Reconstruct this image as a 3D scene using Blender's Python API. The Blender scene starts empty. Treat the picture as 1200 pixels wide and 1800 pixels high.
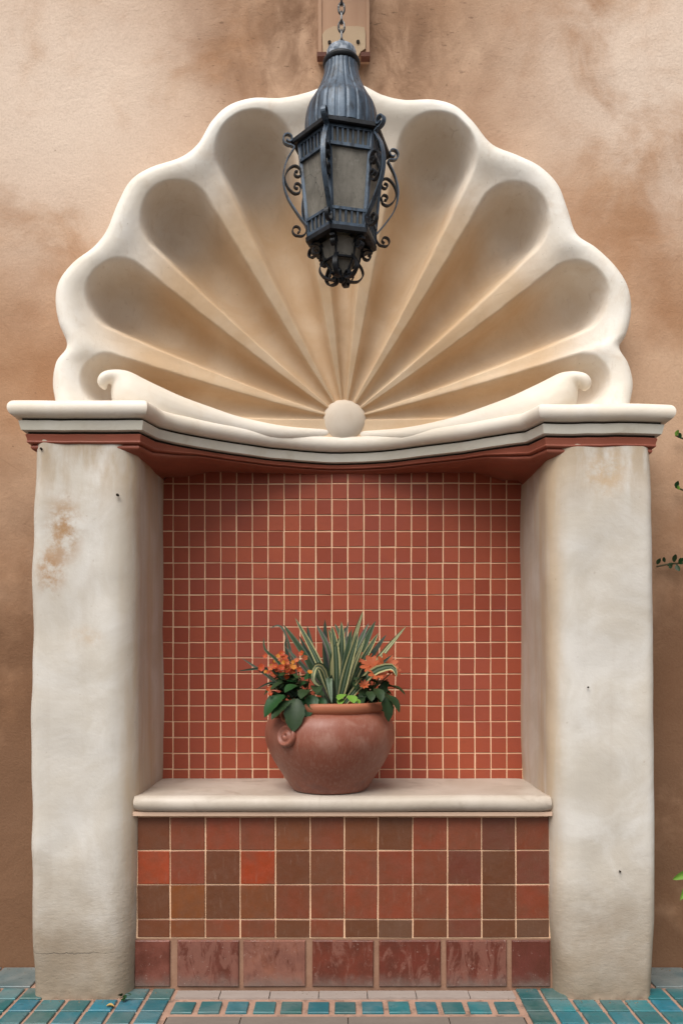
import bpy, bmesh, math, random
import numpy as np
from mathutils import Vector, Matrix, noise as mnoise

R = math.radians
S = bpy.context.scene
COL = S.collection

# ------------------------------------------------------------------ camera, sky, sun, exposure
EYE = 1.09
F = 1426.0                                    # focal length in photo pixels (photo 1200 x 1800)
cam_d = bpy.data.cameras.new('camera')
cam = bpy.data.objects.new('camera', cam_d)
COL.objects.link(cam)
cam.location = (0, 0, EYE)
cam.rotation_euler = (R(90), 0, 0)
cam_d.sensor_width = 36.0
cam_d.lens = 36.0 * F / 1800.0
cam_d.shift_y = (1167 - 900) / 1800.0
cam_d.clip_start = 0.05
cam_d.clip_end = 400
S.camera = cam

SUN_EL, SUN_AZ = 54.0, -22.0                  # azimuth: degrees left (-) of straight behind the camera
w = bpy.data.worlds.new('World'); S.world = w; w.use_nodes = True
wn = w.node_tree.nodes; wl = w.node_tree.links
bg = wn['Background']
sky = wn.new('ShaderNodeTexSky'); sky.sky_type = 'NISHITA'; sky.sun_disc = False
sky.sun_elevation = R(SUN_EL); sky.sun_rotation = R(180 - SUN_AZ)
sky.air_density = 1.0; sky.dust_density = 4.0; sky.ozone_density = 1.0
hs = wn.new('ShaderNodeHueSaturation'); hs.inputs['Saturation'].default_value = 0.22
wl.new(sky.outputs[0], hs.inputs['Color']); wl.new(hs.outputs[0], bg.inputs['Color'])
bg.inputs['Strength'].default_value = 0.09

sd = bpy.data.lights.new('sun', 'SUN'); sd.energy = 1.5; sd.angle = R(45); sd.color = (1.0, 0.95, 0.88)
sun = bpy.data.objects.new('sun', sd); COL.objects.link(sun)
a = R(SUN_AZ); e = R(SUN_EL)
to_sun = Vector((math.sin(a) * math.cos(e), -math.cos(a) * math.cos(e), math.sin(e)))
sun.rotation_euler = to_sun.to_track_quat('Z', 'Y').to_euler()
sun.location = to_sun * 20

S.view_settings.view_transform = 'Standard'
S.view_settings.look = 'None'
S.view_settings.gamma = 1.0
S.view_settings.use_curve_mapping = False
S.view_settings.exposure = 0.75

# ------------------------------------------------------------------ helpers
rng = random.Random(7)

def P(px, py, D):
    """point at distance D seen at photo pixel px, py (used to read sizes off the photograph)"""
    return Vector(((px - 600) * D / F, D, EYE - (py - 1167) * D / F))

WLOC = {}
def wloc(o):
    return WLOC.get(o.name, Vector((0, 0, 0))) if o is not None else Vector((0, 0, 0))

def link(o, parent=None):
    COL.objects.link(o)
    if parent is not None:
        o.parent = parent
    return o

def tag(o, label, cat, group=None):
    o['label'] = label; o['category'] = cat
    if group: o['group'] = group
    return o

def thing(name, label, cat, loc, group=None):
    o = bpy.data.objects.new(name, None); COL.objects.link(o)
    o.empty_display_size = 0.05
    o.location = loc; WLOC[o.name] = Vector(loc)
    return tag(o, label, cat, group)

def mesh(name, verts, faces, mats, smooth=False, fmat=None, autosmooth=None):
    me = bpy.data.meshes.new(name)
    me.from_pydata([tuple(v) for v in verts], [], [tuple(f) for f in faces])
    for m in (mats if isinstance(mats, (list, tuple)) else [mats]):
        me.materials.append(m)
    if fmat is not None:
        me.polygons.foreach_set('material_index', fmat)
    bm = bmesh.new(); bm.from_mesh(me)
    bmesh.ops.recalc_face_normals(bm, faces=bm.faces)
    bm.to_mesh(me); bm.free()
    if smooth:
        me.polygons.foreach_set('use_smooth', [True] * len(me.polygons))
        if autosmooth is not None:
            me.set_sharp_from_angle(angle=R(autosmooth))
    me.update()
    return me

def obj(name, verts, faces, mats, parent=None, origin=None, smooth=False, fmat=None, autosmooth=None):
    """verts are in world space; the object's origin is put at `origin`"""
    pw = wloc(parent)
    o0 = Vector(origin) if origin is not None else pw
    me = mesh(name, [Vector(v) - o0 for v in verts], faces, mats, smooth, fmat, autosmooth)
    o = bpy.data.objects.new(name, me)
    link(o, parent); o.location = o0 - pw
    WLOC[o.name] = o0
    return o

def inst(name, me, loc, parent=None, rot=(0, 0, 0), scale=None, color=None):
    o = bpy.data.objects.new(name, me)
    link(o, parent); o.location = Vector(loc) - wloc(parent); o.rotation_euler = rot
    if scale: o.scale = scale
    if color: o.color = color
    WLOC[o.name] = Vector(loc)
    return o

class MB:
    """collects shapes for ONE mesh"""
    def __init__(self): self.v = []; self.f = []; self.m = []
    def add(self, verts, faces, mi=0):
        n = len(self.v)
        self.v += [Vector(v) for v in verts]
        self.f += [tuple(i + n for i in f) for f in faces]
        self.m += [mi] * len(faces)
    def box(self, x0, x1, y0, y1, z0, z1, mi=0, M=None):
        vs = [Vector((x, y, z)) for z in (z0, z1) for y in (y0, y1) for x in (x0, x1)]
        if M: vs = [M @ v for v in vs]
        self.add(vs, [(0, 2, 3, 1), (4, 5, 7, 6), (0, 1, 5, 4), (2, 6, 7, 3), (0, 4, 6, 2), (1, 3, 7, 5)], mi)
    def lathe(self, prof, n=32, c=(0, 0, 0), mod=None, mi=0, M=None, cap0=True, cap1=True):
        vs = []
        for k, (r, z) in enumerate(prof):
            for i in range(n):
                t = 2 * math.pi * i / n
                rr = r * (mod(k, t) if mod else 1)
                v = Vector((rr * math.cos(t), rr * math.sin(t), z))
                vs.append((M @ v if M else v) + Vector(c))
        fs = []
        for k in range(len(prof) - 1):
            for i in range(n):
                j = (i + 1) % n
                fs.append((k * n + i, k * n + j, (k + 1) * n + j, (k + 1) * n + i))
        if cap0: fs.append(tuple(range(n))[::-1])
        if cap1: fs.append(tuple(range((len(prof) - 1) * n, len(prof) * n)))
        self.add(vs, fs, mi)
    def tube(self, pts, rad, n=8, mi=0, closed=False, caps=True):
        pts = [Vector(p) for p in pts]; N = len(pts)
        if not isinstance(rad, (list, tuple)): rad = [rad] * N
        up = Vector((0.13, 0.2, 1)).normalized(); vs = []; prev = None
        for i in range(N):
            if closed: t = pts[(i + 1) % N] - pts[i - 1]
            else: t = pts[min(i + 1, N - 1)] - pts[max(i - 1, 0)]
            t = t.normalized() if t.length > 1e-9 else Vector((0, 0, 1))
            if prev is None:
                a_ = t.cross(up)
                if a_.length < 1e-3: a_ = t.cross(Vector((1, 0, 0)))
            else:
                a_ = prev - t * prev.dot(t)
            a_.normalize(); prev = a_; b_ = t.cross(a_)
            for k in range(n):
                q = 2 * math.pi * k / n
                vs.append(pts[i] + (a_ * math.cos(q) + b_ * math.sin(q)) * rad[i])
        fs = []
        for i in range(N if closed else N - 1):
            i2 = (i + 1) % N
            for k in range(n):
                k2 = (k + 1) % n
                fs.append((i * n + k, i * n + k2, i2 * n + k2, i2 * n + k))
        if caps and not closed:
            fs.append(tuple(range(n))); fs.append(tuple(range((N - 1) * n, N * n)))
        self.add(vs, fs, mi)
    def ribbon(self, path, width, thick, mi=0):
        """flat bar following (r, z) points in the plane x = 0, pointing to -y; width along x"""
        N = len(path); vs = []
        for i in range(N):
            p = Vector(path[i]); t = Vector(path[min(i + 1, N - 1)]) - Vector(path[max(i - 1, 0)])
            t.normalize(); nn = Vector((-t.y, t.x))
            tw = thick
            for sx, sn in ((-1, -1), (1, -1), (1, 1), (-1, 1)):
                q = p + nn * (sn * tw / 2)
                vs.append(Vector((sx * width / 2, -q.x, q.y)))
        fs = []
        for i in range(N - 1):
            for k in range(4):
                k2 = (k + 1) % 4
                fs.append((i * 4 + k, i * 4 + k2, (i + 1) * 4 + k2, (i + 1) * 4 + k))
        fs.append((0, 1, 2, 3)); fs.append(tuple(range(4 * N - 4, 4 * N)))
        self.add(vs, fs, mi)
    def build(self, name, mats, parent=None, origin=None, smooth=False, autosmooth=None):
        return obj(name, self.v, self.f, mats, parent, origin, smooth, self.m, autosmooth)

def catmull(pts, n=8):
    pts = [Vector(p) for p in pts]; out = []
    for i in range(len(pts) - 1):
        p0 = pts[max(i - 1, 0)]; p1 = pts[i]; p2 = pts[i + 1]; p3 = pts[min(i + 2, len(pts) - 1)]
        for k in range(n):
            t = k / n
            out.append(0.5 * ((2 * p1) + (p2 - p0) * t + (2 * p0 - 5 * p1 + 4 * p2 - p3) * t * t
                              + (3 * p1 - p0 - 3 * p2 + p3) * t ** 3))
    out.append(pts[-1]); return out

def spiral(c, r0, r1, a0, a1, n=22):
    return [Vector((c[0] + (r0 + (r1 - r0) * i / n) * math.cos(R(a0 + (a1 - a0) * i / n)),
                    c[1] + (r0 + (r1 - r0) * i / n) * math.sin(R(a0 + (a1 - a0) * i / n)))) for i in range(n + 1)]

# ------------------------------------------------------------------ material helpers
class MT:
    def __init__(self, name, rough=0.8, spec=0.3):
        self.m = bpy.data.materials.new(name); self.m.use_nodes = True
        self.t = self.m.node_tree; self.n = self.t.nodes; self.l = self.t.links
        self.b = self.n['Principled BSDF']
        self.b.inputs['Roughness'].default_value = rough
        self.b.inputs['Specular IOR Level'].default_value = spec
        self.pos = self.n.new('ShaderNodeNewGeometry').outputs['Position']
    def put(self, s, v):
        if isinstance(v, bpy.types.NodeSocket): self.l.new(v, s)
        elif v is not None:
            if hasattr(v, '__len__') and len(v) == 3 and s.type == 'RGBA': v = (*v, 1)
            s.default_value = v
    def objco(self): return self.n.new('ShaderNodeTexCoord').outputs['Object']
    def mapv(self, vec=None, scale=(1, 1, 1), loc=(0, 0, 0)):
        x = self.n.new('ShaderNodeMapping'); self.put(x.inputs['Vector'], vec or self.pos)
        x.inputs['Scale'].default_value = scale; x.inputs['Location'].default_value = loc
        return x.outputs[0]
    def noise(self, scale, detail=4, rough=0.55, vec=None, dist=0.0):
        x = self.n.new('ShaderNodeTexNoise'); self.put(x.inputs['Vector'], vec or self.pos)
        x.inputs['Scale'].default_value = scale; x.inputs['Detail'].default_value = detail
        x.inputs['Roughness'].default_value = rough; x.inputs['Distortion'].default_value = dist
        return x.outputs['Fac']
    def voro(self, scale, vec=None, feat='F1'):
        x = self.n.new('ShaderNodeTexVoronoi'); self.put(x.inputs['Vector'], vec or self.pos)
        x.inputs['Scale'].default_value = scale; x.feature = feat
        return x.outputs['Distance']
    def math(self, op, a_, b_=None, clamp=False):
        x = self.n.new('ShaderNodeMath'); x.operation = op; x.use_clamp = clamp
        self.put(x.inputs[0], a_)
        if b_ is not None: self.put(x.inputs[1], b_)
        return x.outputs[0]
    def rng(self, v, a_, b_, c=0.0, d=1.0, smooth=True):
        x = self.n.new('ShaderNodeMapRange'); self.put(x.inputs['Value'], v)
        x.interpolation_type = 'SMOOTHSTEP' if smooth else 'LINEAR'
        for k, q in zip(('From Min', 'From Max', 'To Min', 'To Max'), (a_, b_, c, d)): x.inputs[k].default_value = q
        return x.outputs[0]
    def mix(self, fac, a_, b_, blend='MIX'):
        x = self.n.new('ShaderNodeMix'); x.data_type = 'RGBA'; x.blend_type = blend
        self.put(x.inputs['Factor'], fac); self.put(x.inputs[6], a_); self.put(x.inputs[7], b_)
        return x.outputs[2]
    def xyz(self):
        x = self.n.new('ShaderNodeSeparateXYZ'); self.l.new(self.pos, x.inputs[0]); return x.outputs
    def blob(self, c, r, edge=0.5):
        """soft ellipse mask at a world place (a stain)"""
        v = self.n.new('ShaderNodeVectorMath'); v.operation = 'SUBTRACT'
        self.l.new(self.pos, v.inputs[0]); v.inputs[1].default_value = c
        d = self.n.new('ShaderNodeVectorMath'); d.operation = 'DIVIDE'
        self.l.new(v.outputs[0], d.inputs[0]); d.inputs[1].default_value = r
        ln = self.n.new('ShaderNodeVectorMath'); ln.operation = 'LENGTH'; self.l.new(d.outputs[0], ln.inputs[0])
        return self.rng(ln.outputs['Value'], 1.0, edge, 0.0, 1.0)
    def bump(self, h, strength=0.3, dist=0.01):
        x = self.n.new('ShaderNodeBump'); self.put(x.inputs['Height'], h)
        x.inputs['Strength'].default_value = strength; x.inputs['Distance'].default_value = dist
        prev = self.b.inputs['Normal']
        if prev.is_linked: self.l.new(prev.links[0].from_socket, x.inputs['Normal'])
        self.l.new(x.outputs[0], self.b.inputs['Normal'])
    def color(self, c): self.put(self.b.inputs['Base Color'], c)
    def rough(self, r): self.put(self.b.inputs['Roughness'], r)
    def objcolor(self): return self.n.new('ShaderNodeObjectInfo').outputs['Color']
    def rand(self): return self.n.new('ShaderNodeObjectInfo').outputs['Random']

def sr(r, g, b):
    f = lambda c: (c / 255 / 12.92) if c / 255 <= 0.04045 else ((c / 255 + 0.055) / 1.055) ** 2.4
    return (f(r), f(g), f(b))

# --- ochre stucco wall
m = MT('ochre_stucco', 0.88, 0.2)
n1 = m.noise(1.5, 6, 0.55, dist=0.4); n2 = m.noise(5.0, 5, 0.6, dist=0.6); n3 = m.noise(70, 3, 0.6)
c = m.mix(m.rng(n1, 0.36, 0.66), (0.34, 0.18, 0.095), (0.52, 0.345, 0.23))
c = m.mix(m.rng(n2, 0.35, 0.75, 0, 0.45), c, (0.50, 0.31, 0.19))
for cc_, rr_ in (((-1.05, 2.9, 3.15), (0.95, 1, 1.0)), ((1.2, 2.9, 3.2), (0.95, 1, 0.95))):
    f = m.math('MULTIPLY', m.blob(cc_, rr_, 0.1), m.rng(m.noise(2.6, 5, 0.6, dist=0.5), 0.28, 0.6))
    c = m.mix(m.math('MULTIPLY', f, 0.95), c, (0.70, 0.565, 0.46))
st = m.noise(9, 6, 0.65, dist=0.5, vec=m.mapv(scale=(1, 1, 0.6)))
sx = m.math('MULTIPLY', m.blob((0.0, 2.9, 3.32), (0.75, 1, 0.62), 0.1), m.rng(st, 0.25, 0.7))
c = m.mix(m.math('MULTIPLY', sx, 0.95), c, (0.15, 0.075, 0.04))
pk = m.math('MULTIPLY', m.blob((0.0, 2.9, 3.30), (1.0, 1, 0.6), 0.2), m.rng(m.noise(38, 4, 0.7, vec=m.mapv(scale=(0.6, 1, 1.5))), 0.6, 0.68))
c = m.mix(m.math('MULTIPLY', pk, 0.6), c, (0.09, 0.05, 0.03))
lo = m.math('MULTIPLY', m.noise(3, 5, 0.6), m.rng(m.xyz()[2], 0.2, 2.6, 1.0, 0.0), True)  # noise-broken browning towards the ground, paints in the falloff of light
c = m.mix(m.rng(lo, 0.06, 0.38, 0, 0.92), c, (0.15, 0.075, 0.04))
pit = m.rng(m.noise(52, 3, 0.6), 0.70, 0.75)
c = m.mix(m.math('MULTIPLY', pit, m.rng(m.noise(2.2, 3), 0.45, 0.62, 0, 0.5)), c, (0.13, 0.075, 0.045))
hc = m.rng(m.voro(1.3, vec=m.mapv(scale=(1, 1, 1.4)), feat='DISTANCE_TO_EDGE'), 0.004, 0.0015)
c = m.mix(m.math('MULTIPLY', hc, m.rng(m.noise(3, 4, 0.6), 0.62, 0.72, 0, 0.25)), c, (0.14, 0.085, 0.05))
gr = m.noise(140, 3, 0.7)
c = m.mix(m.rng(gr, 0.35, 0.75, 0, 0.18), c, (0.25, 0.15, 0.09))
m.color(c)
m.bump(n2, 0.25, 0.02); m.bump(n3, 0.22, 0.005); m.bump(gr, 0.22, 0.003)
m.bump(m.noise(17, 6, 0.7, dist=0.8), 0.22, 0.008)
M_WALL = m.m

# --- white stucco of the pillars
def pillar_mat(name, stains, crack=None, dirt_shade_h=0.55):
    m = MT(name, 0.75, 0.25)
    n1 = m.noise(4.2, 7, 0.62, dist=0.9); n2 = m.noise(14, 5, 0.6); n3 = m.noise(120, 3, 0.6)
    c = m.mix(m.rng(n1, 0.35, 0.7), (0.52, 0.475, 0.41), (0.62, 0.59, 0.545))
    streak = m.noise(9, 5, 0.6, vec=m.mapv(scale=(3.0, 2.0, 0.18)))
    c = m.mix(m.rng(streak, 0.5, 0.85, 0, 0.2), c, (0.40, 0.33, 0.26))
    # tan weathering of the inner cheeks and of the top under the cornice
    nx = m.n.new('ShaderNodeSeparateXYZ'); m.l.new(m.n.new('ShaderNodeNewGeometry').outputs['Normal'], nx.inputs[0])
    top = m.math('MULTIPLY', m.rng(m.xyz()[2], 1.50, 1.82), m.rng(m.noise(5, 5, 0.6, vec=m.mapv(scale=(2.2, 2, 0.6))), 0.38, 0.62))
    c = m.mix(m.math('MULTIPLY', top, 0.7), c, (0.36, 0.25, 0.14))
    # tan run-off streaks on the inner cheeks
    ck = m.math('MULTIPLY', m.rng(m.math('ABSOLUTE', m.xyz()[0]), 0.745, 0.69), m.rng(m.noise(5, 5, 0.6, vec=m.mapv(scale=(2.5, 2.5, 0.25))), 0.36, 0.62, 0.35, 1))
    c = m.mix(m.math('MULTIPLY', ck, 0.8), c, (0.50, 0.37, 0.24))
    for pos_, rad_, col_, k in stains:
        f = m.math('MULTIPLY', m.blob(pos_, rad_, 0.1), m.rng(m.noise(17, 5, 0.7), 0.36, 0.62))
        c = m.mix(m.math('MULTIPLY', f, k), c, col_)
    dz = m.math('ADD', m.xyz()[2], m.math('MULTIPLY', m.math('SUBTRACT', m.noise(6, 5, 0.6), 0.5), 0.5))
    d = m.rng(dz, dirt_shade_h, 0.02)
    c = m.mix(m.math('MULTIPLY', d, 0.9), c, (0.25, 0.19, 0.13))  # splash dirt at the foot, with dimmer light low down painted in too
    spk = m.rng(m.noise(45, 2, 0.5), 0.72, 0.77)
    c = m.mix(m.math('MULTIPLY', spk, 0.25), c, (0.3, 0.22, 0.15))
    h = m.noise(40, 4, 0.7, vec=m.mapv(scale=(0.7, 0.7, 1.6)))
    if crack:
        z0, x0, x1 = crack
        wob = m.math('MULTIPLY', m.math('SUBTRACT', m.noise(28, 4, 0.7, vec=m.mapv(scale=(1, 0, 0))), 0.5), 0.03)
        dd = m.math('ABSOLUTE', m.math('SUBTRACT', m.math('SUBTRACT', m.xyz()[2], z0), wob))
        line = m.rng(dd, 0.0022, 0.0008)
        inx = m.math('MULTIPLY', m.rng(m.xyz()[0], x0 - 0.02, x0), m.rng(m.xyz()[0], x1 + 0.05, x1 - 0.02))
        line = m.math('MULTIPLY', line, inx)
        c = m.mix(m.math('MULTIPLY', line, m.rng(m.noise(9, 3), 0.4, 0.6, 0.1, 0.7)), c, (0.12, 0.10, 0.08))
        m.bump(m.math('SUBTRACT', 1.0, line), 0.4, 0.004)
    m.color(c)
    m.bump(n2, 0.12, 0.02); m.bump(n3, 0.10, 0.003)
    m.bump(m.math('MULTIPLY', h, m.rng(m.xyz()[2], 0.6, 0.05, 0.1, 1.0)), 0.35, 0.008)
    return m.m
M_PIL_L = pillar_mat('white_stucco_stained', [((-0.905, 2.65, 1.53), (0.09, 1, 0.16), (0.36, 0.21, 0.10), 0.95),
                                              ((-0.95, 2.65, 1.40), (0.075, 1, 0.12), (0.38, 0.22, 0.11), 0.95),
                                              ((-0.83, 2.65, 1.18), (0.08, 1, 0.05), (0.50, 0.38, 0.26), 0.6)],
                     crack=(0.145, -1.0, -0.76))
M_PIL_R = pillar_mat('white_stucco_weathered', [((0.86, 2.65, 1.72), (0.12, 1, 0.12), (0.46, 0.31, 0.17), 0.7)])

# --- cream stucco of the shell and cornice
def cream(name, base, alt, tan, rough=0.62, tanamt=0.5):
    m = MT(name, rough, 0.3)
    n1 = m.noise(4, 5, 0.6, dist=0.5); n2 = m.noise(24, 5, 0.6)
    c = m.mix(m.rng(n1, 0.35, 0.7), base, alt)
    c = m.mix(m.rng(m.noise(7, 6, 0.65, dist=1.0), 0.5, 0.78, 0, tanamt), c, tan)
    m.color(c); m.bump(n2, 0.08, 0.012); m.bump(m.noise(130, 3, 0.6), 0.08, 0.002)
    return m.m
m = MT('cream_shell_stucco', 0.62, 0.3)
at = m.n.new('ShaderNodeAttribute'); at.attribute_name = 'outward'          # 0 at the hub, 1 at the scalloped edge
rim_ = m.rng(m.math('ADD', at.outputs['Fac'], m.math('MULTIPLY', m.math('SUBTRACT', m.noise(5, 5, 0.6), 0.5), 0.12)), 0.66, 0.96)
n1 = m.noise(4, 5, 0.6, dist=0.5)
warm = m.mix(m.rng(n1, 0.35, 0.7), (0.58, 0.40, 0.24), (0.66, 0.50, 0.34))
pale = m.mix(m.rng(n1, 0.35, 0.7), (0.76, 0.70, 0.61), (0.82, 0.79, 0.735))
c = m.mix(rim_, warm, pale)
c = m.mix(m.rng(m.noise(6, 6, 0.65, dist=1.0), 0.5, 0.78, 0, 0.4), c, (0.50, 0.36, 0.23))
c = m.mix(m.rng(m.noise(34, 5, 0.7, vec=m.mapv(scale=(1.6, 1, 0.5))), 0.55, 0.8, 0, 0.35), c, (0.44, 0.33, 0.23))
c = m.mix(m.rng(m.noise(85, 3, 0.6), 0.68, 0.76, 0, 0.4), c, (0.30, 0.22, 0.15))
crk = m.rng(m.voro(2.3, vec=m.mapv(scale=(1, 1, 1.3)), feat='DISTANCE_TO_EDGE'), 0.006, 0.002)
c = m.mix(m.math('MULTIPLY', crk, m.rng(m.noise(4, 4, 0.6), 0.60, 0.72, 0, 0.25)), c, (0.25, 0.18, 0.12))
m.color(c); m.bump(m.noise(24, 5, 0.6), 0.10, 0.012); m.bump(m.noise(130, 3, 0.6), 0.08, 0.002)
m.bump(m.noise(7, 4, 0.6), 0.12, 0.03); M_SHELL = m.m
M_MOULD = cream('cream_moulding', (0.74, 0.66, 0.55), (0.77, 0.71, 0.63), (0.62, 0.48, 0.34), 0.5, 0.4)
M_BAND = cream('grey_green_band', (0.58, 0.55, 0.465), (0.65, 0.625, 0.555), (0.42, 0.35, 0.26), 0.5, 0.5)
M_RED = cream('oxide_red_moulding', (0.26, 0.075, 0.045), (0.31, 0.095, 0.06), (0.22, 0.09, 0.05), 0.45, 0.5)
m = MT('dark_joint', 0.9, 0.1); m.color((0.035, 0.028, 0.022)); M_DARK = m.m
M_SLAB = cream('seat_stone', (0.45, 0.385, 0.315), (0.54, 0.475, 0.405), (0.29, 0.225, 0.17), 0.42, 0.7)
M_SLABH = cream('hub_plaster', (0.60, 0.51, 0.41), (0.64, 0.56, 0.47), (0.52, 0.39, 0.27), 0.6, 0.4)
m = MT('seat_fillet_stone', 0.6); m.color((0.60, 0.42, 0.31)); M_FILLET = m.m

# --- tiles
m = MT('small_red_tile', 0.5, 0.2)
c = m.mix(m.rng(m.rand(), 0, 1, 0, 1, False), (0.25, 0.050, 0.025), (0.345, 0.078, 0.038))
c = m.mix(m.rng(m.noise(3.0, 4, 0.6), 0.35, 0.65, 0, 0.6), c, (0.27, 0.062, 0.040))
c = m.mix(m.rng(m.noise(60, 4, 0.7), 0.5, 0.85, 0, 0.3), c, (0.17, 0.05, 0.03))
m.color(c); m.bump(m.noise(25, 3, 0.5), 0.12, 0.01); M_RTILE = m.m
m = MT('peach_grout', 0.95, 0.1)
m.color(m.mix(m.noise(12, 5, 0.6), (0.74, 0.44, 0.27), (0.88, 0.62, 0.42))); m.bump(m.noise(200, 2), 0.3, 0.002); M_GROUT = m.m

m = MT('glazed_bench_tile', 0.38, 0.36)
oc = m.objco()
c = m.mix(m.rng(m.noise(10, 5, 0.65), 0.3, 0.75, 0, 0.55), m.objcolor(), (0.125, 0.055, 0.03))
c = m.mix(m.rng(m.noise(45, 5, 0.7, vec=m.mapv(scale=(2.2, 1, 0.5))), 0.55, 0.8, 0, 0.35), c, (0.27, 0.17, 0.12))
m.color(c); m.rough(m.rng(m.noise(30, 4), 0.3, 0.7, 0.35, 0.6)); m.bump(m.noise(22, 4, 0.6), 0.15, 0.012); M_BTILE = m.m

m = MT('worn_base_tile', 0.5, 0.4)
wear = m.noise(13, 8, 0.78, vec=m.mapv(scale=(2.0, 1, 0.7)), dist=0.9)
fw = m.rng(m.math('ADD', wear, m.math('MULTIPLY', m.math('SUBTRACT', m.rand(), 0.62), 0.35)), 0.50, 0.60)
c = m.mix(m.rng(m.noise(14, 5), 0.3, 0.7), m.objcolor(), (0.10, 0.028, 0.017))
c = m.mix(m.math('MULTIPLY', fw, 0.55), c, (0.235, 0.10, 0.07))
dz = m.math('ADD', m.xyz()[2], m.math('MULTIPLY', m.noise(18, 5, 0.7), 0.09))
c = m.mix(m.rng(dz, 0.105, 0.045, 0, 0.75), c, (0.16, 0.12, 0.10))
spk = m.rng(m.noise(90, 3, 0.7), 0.64, 0.72, 0, 0.5)
c = m.mix(spk, c, (0.42, 0.30, 0.25))
m.color(c); m.rough(m.mix(fw, (0.33,) * 3, (0.8,) * 3)); m.bump(wear, 0.25, 0.008); m.bump(m.noise(120, 3, 0.7), 0.15, 0.003); M_BASET = m.m
m = MT('rust_brown_grout', 0.9, 0.1)
m.color(m.mix(m.noise(16, 5, 0.7), (0.20, 0.10, 0.065), (0.38, 0.23, 0.155))); m.bump(m.noise(150, 3), 0.3, 0.003); M_GROUT2 = m.m

m = MT('teal_glazed_tile', 0.35, 0.5)
c = m.mix(m.rng(m.noise(20, 5, 0.65), 0.3, 0.75, 0, 0.55), m.objcolor(), (0.025, 0.10, 0.115))
dust = m.math('MULTIPLY', m.rng(m.noise(7, 6, 0.7), 0.4, 0.65), 0.5)
dn = m.rng(m.xyz()[1], 2.58, 2.80, 0.0, 0.45)
c = m.mix(m.math('ADD', m.math('MULTIPLY', dust, 0.5), m.math('MULTIPLY', dn, m.rng(m.noise(5, 5), 0.3, 0.6))), c, (0.25, 0.24, 0.22))
spk = m.rng(m.noise(75, 4, 0.75), 0.58, 0.68, 0, 0.65)
c = m.mix(spk, c, (0.02, 0.05, 0.06))
m.color(c); m.rough(m.rng(m.noise(14, 4), 0.3, 0.7, 0.3, 0.65)); m.bump(m.noise(40, 4, 0.6), 0.2, 0.006); M_TEAL = m.m
m = MT('pink_floor_grout', 0.9, 0.1)
m.color(m.mix(m.rng(m.noise(24, 5, 0.7), 0.5, 0.7, 0, 0.7), m.mix(m.noise(9, 5, 0.7), (0.25, 0.15, 0.11), (0.50, 0.315, 0.235)), (0.11, 0.085, 0.07))); m.bump(m.noise(120, 3), 0.3, 0.003); M_FGROUT = m.m
m = MT('floor_concrete', 0.85, 0.2)
c = m.mix(m.noise(3, 6, 0.65), (0.06, 0.052, 0.045), (0.12, 0.10, 0.085))
c = m.mix(m.rng(m.noise(60, 4, 0.7), 0.55, 0.75, 0, 0.5), c, (0.10, 0.08, 0.07))
m.color(c); m.bump(m.noise(90, 4, 0.6), 0.3, 0.004); M_FLOOR = m.m
m = MT('paving_slab_stone', 0.8, 0.2)
c = m.mix(m.noise(5, 6, 0.7, vec=m.mapv(scale=(1, 3, 1))), (0.13, 0.105, 0.09), (0.24, 0.20, 0.17))
m.color(c); m.bump(m.noise(60, 4, 0.6), 0.3, 0.004); M_PSLAB = m.m
m = MT('grey_edging_stone', 0.8, 0.2)
c = m.mix(m.noise(8, 6, 0.7, vec=m.mapv(scale=(1, 3, 1))), (0.24, 0.19, 0.165), (0.40, 0.345, 0.31))
m.color(m.mix(m.rng(m.rand(), 0, 1, 0, .5), c, (0.30, 0.25, 0.22))); m.bump(m.noise(60, 4, 0.6), 0.3, 0.004); M_EDGE = m.m

# --- terracotta pot
m = MT('weathered_terracotta', 0.42, 0.4)
c = m.mix(m.noise(5, 5, 0.6), (0.20, 0.060, 0.036), (0.27, 0.092, 0.057))
bl = m.noise(42, 6, 0.75, vec=m.mapv(scale=(2.8, 2.8, 0.42)), dist=0.6)
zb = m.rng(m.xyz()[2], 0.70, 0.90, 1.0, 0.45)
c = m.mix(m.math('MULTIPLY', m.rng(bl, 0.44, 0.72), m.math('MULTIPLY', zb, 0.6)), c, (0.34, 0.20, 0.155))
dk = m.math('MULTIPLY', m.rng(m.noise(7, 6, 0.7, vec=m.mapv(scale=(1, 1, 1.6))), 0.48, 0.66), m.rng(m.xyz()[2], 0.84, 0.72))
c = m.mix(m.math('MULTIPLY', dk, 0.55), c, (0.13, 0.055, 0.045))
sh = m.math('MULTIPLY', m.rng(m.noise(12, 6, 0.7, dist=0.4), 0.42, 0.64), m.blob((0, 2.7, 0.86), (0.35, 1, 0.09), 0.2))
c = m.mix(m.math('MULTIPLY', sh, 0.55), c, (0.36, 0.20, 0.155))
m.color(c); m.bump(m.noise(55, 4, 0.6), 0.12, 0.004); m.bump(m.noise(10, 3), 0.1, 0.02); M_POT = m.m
m = MT('terracotta_rim', 0.6, 0.3)
m.color(m.mix(m.noise(14, 5, 0.6), (0.32, 0.10, 0.05), (0.42, 0.16, 0.085))); m.bump(m.noise(60, 4), 0.1, 0.003); M_RIM = m.m
m = MT('potting_soil', 0.95, 0.1); m.color(m.mix(m.noise(60, 4), (0.015, 0.01, 0.007), (0.05, 0.035, 0.02))); m.bump(m.noise(70, 4), 0.8, 0.02); M_SOIL = m.m

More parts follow.
